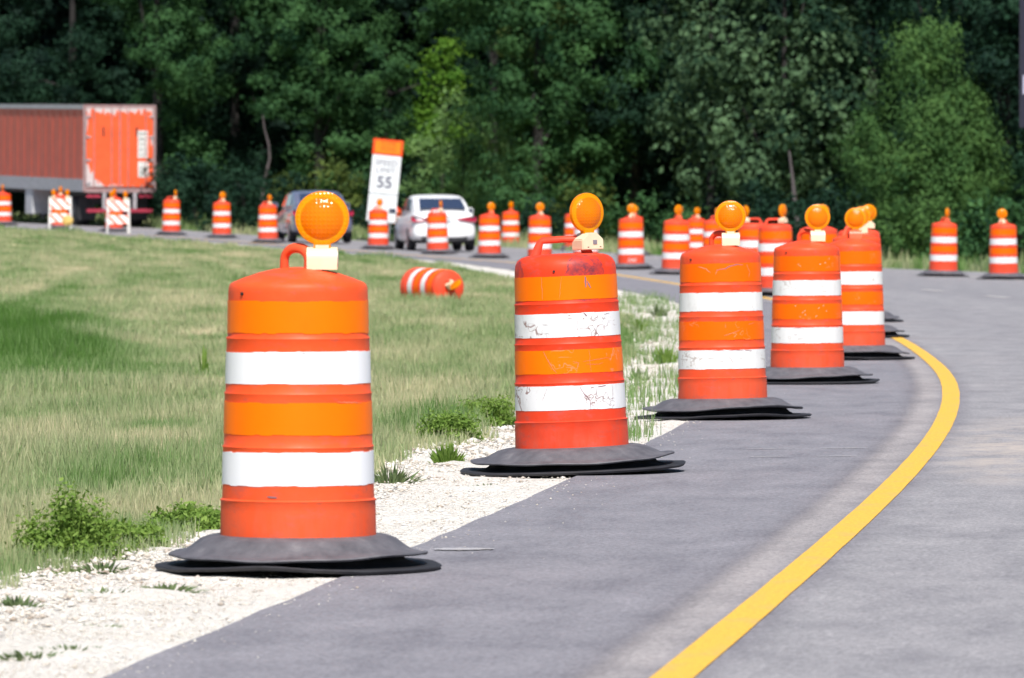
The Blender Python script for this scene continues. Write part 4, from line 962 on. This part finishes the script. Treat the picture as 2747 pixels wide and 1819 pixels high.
for i,(px_,h_,lb) in enumerate([(1420,1.4,'low dark bush at the far road edge behind the distant drums'),(1560,1.3,'low dark bush at the far road edge behind the dented drum light'),(1960,1.2,'low dark bush at the far road edge behind the trapezoid handles'),(2420,1.1,'low bush at the far road edge right of the fifth drum'),(2620,1.2,'low bush at the far road edge between the last two drums')]):
    edge_bush(px_,'dark',h_,.8,80+i,lb,du=4.)
# bare dead trunk and leaning pale trunk
def snag(name,px,dist,pts,r0,label):
    x=(px-CX)/F*dist; bm=bmesh.new(); tube(bm,pts,[r0*(1-.75*i/(len(pts)-1)) for i in range(len(pts))],8)

    o=bmobj(name,bm,MTRP,None,True,loc=(x,dist,tz(x,dist)-.1)); tag(o,label,'tree','dead trunks'); return o
snag('bare_trunk',705,247,[(0,0,0),(-.05,0,.8),(.0,0,1.5),(.12,0,2.1),(.26,0,2.7),(.22,0,3.2),(.06,0,3.8),(.0,0,4.3)],.085,'thin bare dead trunk in front of the dark trees left of the grey car')
snag('bare_trunk',2135,194,[(.1,0,-.2),(.05,0,.8),(-.02,0,1.6),(-.10,0,2.4),(-.2,0,3.2)],.11,'pale leaning bare trunk under the drooping grey green tree')
# deep wood behind, one mass, leaf colour darkened for its inner shade
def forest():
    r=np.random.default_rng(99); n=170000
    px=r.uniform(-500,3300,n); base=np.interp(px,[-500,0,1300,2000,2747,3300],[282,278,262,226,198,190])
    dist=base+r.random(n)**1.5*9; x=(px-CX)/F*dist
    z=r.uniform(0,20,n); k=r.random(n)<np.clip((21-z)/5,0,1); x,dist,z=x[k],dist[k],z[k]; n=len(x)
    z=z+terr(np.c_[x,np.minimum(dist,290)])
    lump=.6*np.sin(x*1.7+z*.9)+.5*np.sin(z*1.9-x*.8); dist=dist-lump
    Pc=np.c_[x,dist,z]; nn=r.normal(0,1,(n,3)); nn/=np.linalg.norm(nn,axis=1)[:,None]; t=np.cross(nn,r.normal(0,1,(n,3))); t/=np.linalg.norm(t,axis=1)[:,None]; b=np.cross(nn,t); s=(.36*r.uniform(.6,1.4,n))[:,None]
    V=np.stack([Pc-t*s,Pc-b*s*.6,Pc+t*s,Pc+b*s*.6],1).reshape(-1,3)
    o=npmesh('forest',V,np.arange(4*n).reshape(-1,4),m_leaf('leaf_wood_shade',(.003,.012,.010),(.010,.032,.018),.15),attr=np.clip(r.normal(.35,.25,n),0,1)); return struct(o,'stuff','dense dark wood closing the view behind the front trees')
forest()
# ---------------------------------------------------------------- roadside weeds
def weed(px,py,h,r_,seed,kind,label,n=260,wid=.010):
    n=int(n*.6)
    p=hit(px,py); r=np.random.default_rng(seed); root_z=tz(p[0],p[1])-.03
    a=r.random(n)*6.28; q=r_*r.random(n)**.6; bx,by=np.cos(a)*q*.5,np.sin(a)*q*.5
    hh=h*r.uniform(.4,1,n)*(1-.5*(q/r_)**2); tx,ty=bx+np.cos(a)*q*.5,by+np.sin(a)*q*.5
    w=wid*r.uniform(.6,1.5,n); da=r.random(n)*6.28; dx,dy=np.cos(da)*w,np.sin(da)*w
    V=np.stack([np.c_[bx-dx*.4,by-dy*.4,0*hh],np.c_[bx+dx*.4,by+dy*.4,0*hh],np.c_[(bx+tx)/2+dx,(by+ty)/2+dy,hh*.65],np.c_[(bx+tx)/2-dx,(by+ty)/2-dy,hh*.65]],1)
    V2=np.stack([V[:,3],V[:,2],np.c_[tx+dx*.1,ty+dy*.1,hh],np.c_[tx-dx*.1,ty-dy*.1,hh]],1)
    VV=np.concatenate([V,V2]).reshape(-1,3); o=npmesh('weed_plant',VV,np.arange(len(VV)).reshape(-1,4),LM2[kind],attr=np.clip(r.normal(.5,.25,2*n),0,1),loc=(p[0],p[1],root_z)); return tag(o,label,'plant','weeds along the stone shoulder')
def leafy(px,py,h,r_,seed,label):
    p=hit(px,py); z=tz(p[0],p[1])-.02; rr=random.Random(seed); lobes=[]
    for i in range(9):
        a=rr.uniform(0,6.28); q=r_*rr.uniform(0,.75); hh=h*rr.uniform(.35,.85)*(1-.4*q/r_)
        lobes.append((math.cos(a)*q,math.sin(a)*q*1.4,hh,r_*.38,r_*.5,h*.22))
    lobes+=[(math.cos(a)*r_*.8,math.sin(a)*r_*1.2,h*.15,r_*.35,r_*.4,h*.15) for a in (0,1,2,3,4,5)]
    V=[];F_=[];A=[]
    V,Fc,var,C=crown_arrays(lobes,1,40,.014,seed,0,.028,.5) if 0 else _leafy_arr(lobes,seed,h)
    o=npmesh('weed_plant',V,Fc,LM2['green'],attr=var,loc=(p[0],p[1],z)); return tag(o,label,'plant','weeds along the stone shoulder')
def _leafy_arr(lobes,seed,h):
    r=np.random.default_rng(seed); Pn=[];Nn=[]
    for (cx,cy,cz,rx,ry,rz) in lobes:
        n=330; d=r.normal(0,1,(n,3)); d/=np.linalg.norm(d,axis=1)[:,None]; q=r.random(n)[:,None]**.5*r.uniform(.8,1.5,(n,1))
        Pn.append(np.array([cx,cy,cz])+d*q*np.array([rx,ry,rz*1.5])); Nn.append(d)
    Pn=np.concatenate(Pn);Nn=np.concatenate(Nn); Pn[:,2]=np.maximum(.005,Pn[:,2]); n=len(Pn)
    nn=Nn*.5+r.normal(0,.5,(n,3))+np.array([0,-.1,.5]); nn/=np.linalg.norm(nn,axis=1)[:,None]
    t=r.normal(0,1,(n,3)); t-=nn*(t*nn).sum(1)[:,None]; t/=np.linalg.norm(t,axis=1)[:,None]; b=np.cross(nn,t); s=(.011*r.uniform(.5,1.6,n))[:,None]
    V=np.stack([Pn-t*s,Pn-b*s*.45,Pn+t*s,Pn+b*s*.45],1).reshape(-1,3)
    # stems
    k=r.integers(0,n,160); a=Pn[k]*np.array([.25,.25,0]); e=Pn[k]+np.array([0,0,.02]); w=np.array([.0015,0,0])
    S_=np.stack([a-w*2,a+w*2,e+w,e-w],1).reshape(-1,3)
    V=np.concatenate([V,S_]); return V,np.arange(len(V)).reshape(-1,4),np.clip(r.normal(.5,.25,len(V)//4),0,1),None
LM2={'green':m_leaf('weed_green',(.07,.15,.02),(.26,.38,.09),.35),'grey':m_leaf('weed_grey_green',(.07,.12,.05),(.20,.26,.12),.25),'straw':m_leaf('weed_straw',(.25,.24,.10),(.5,.42,.22),.3)}
leafy(185,1490,.27,.19,1,'largest bright green leafy weed at the lower left grass edge')
leafy(330,1462,.12,.15,2,'low green weed beside the largest leafy weed')
leafy(500,1425,.12,.18,3,'green weed left of the nearest drum at the stone edge')
leafy(1195,1180,.19,.20,4,'leafy green weed at the grass edge left of the dented drum')
leafy(1300,1140,.20,.24,5,'leafy green weed touching the dented drum on its left')
weed(1200,1240,.15,.11,6,'green','bright green tuft on the stones left of the dented drum',300,.008)
weed(1050,1290,.13,.2,7,'grey','grey green tuft right of the nearest drum',200,.006)
weed(545,1015,.33,.09,8,'green','tall upright blade weed alone in the grass left of the nearest drum',26,.014)
weed(80,1770,.05,.16,9,'grey','sprawling sprig on the stones in the lower left corner',240,.007)
weed(185,1752,.05,.15,10,'grey','second sprawling sprig in the lower left corner',220,.007)
weed(290,1590,.05,.17,11,'grey','flat sprig on the stones below the leafy weed',260,.007)
weed(440,1586,.05,.19,12,'grey','flat sprig on the stones left of the nearest tyre ring',260,.007)
weed(275,1680,.035,.1,13,'grey','tiny sprig alone on the white stones',110,.006)
weed(45,1628,.07,.11,14,'grey','sprig on the stones at the left picture edge',200,.007)
weed(270,1530,.07,.13,15,'grey','grey green tuft where grass meets stone',140,.006)
weed(1715,890,.28,.14,16,'green','thin weeds in the stones right of the dented drum top',110,.006)
weed(1785,975,.24,.14,17,'green','green weeds in the stones beside the scratched drum',160,.008)
weed(1712,1020,.2,.12,18,'grey','grey weeds in the stones between the second and third drum',90,.006)
weed(1770,850,.25,.15,19,'grey','weeds near the far end of the white stones',120,.008)
weed(1310,1302,.04,.12,20,'grey','small sprig on the stones below the dented drum ring',150,.006)
# ================================================================ LIGHT, WORLD, CAMERA
EL,AZ=R_(52),R_(7)      # sun high, behind the camera and slightly to its right
sun=bpy.data.lights.new('sun','SUN'); sun.energy=4.95; sun.angle=R_(.53); sun.color=(1.,.95,.88)
so=bpy.data.objects.new('sun',sun); COL.objects.link(so)
dirv=Vector((math.sin(AZ)*math.cos(EL),-math.cos(AZ)*math.cos(EL),math.sin(EL)))
so.rotation_euler=dirv.to_track_quat('Z','Y').to_euler(); so.location=dirv*50
w=bpy.data.worlds.new('World'); S.world=w; w.use_nodes=True; nt=w.node_tree
sk=nt.nodes.new('ShaderNodeTexSky'); sk.sky_type='NISHITA'; sk.sun_disc=False; sk.sun_elevation=EL; sk.sun_rotation=math.pi-AZ
sk.air_density=1.; sk.dust_density=.6; sk.ozone_density=2.
bgn=nt.nodes['Background']; bgn.inputs[1].default_value=.073; nt.links.new(sk.outputs[0],bgn.inputs[0])
cd=bpy.data.cameras.new('camera'); cam=bpy.data.objects.new('camera',cd); COL.objects.link(cam); S.camera=cam
cam.location=CAM; cam.rotation_euler=(math.pi/2-PT,0,0); cd.sensor_width=36; cd.lens=F/SW*36; cd.clip_start=.5; cd.clip_end=3000
cd.dof.use_dof=True; cd.dof.focus_distance=33.; cd.dof.aperture_fstop=9.5; cd.dof.aperture_blades=7
S.view_settings.view_transform='Standard'; S.view_settings.look='None'; S.view_settings.exposure=.38; S.view_settings.gamma=1
S.render.engine='CYCLES'; c=S.cycles; c.max_bounces=6; c.diffuse_bounces=3; c.glossy_bounces=2; c.transmission_bounces=4; c.transparent_max_bounces=6
c.use_adaptive_sampling=True; c.adaptive_threshold=.03; c.use_denoising=True
try: c.denoiser='OPENIMAGEDENOISE'
except Exception: pass
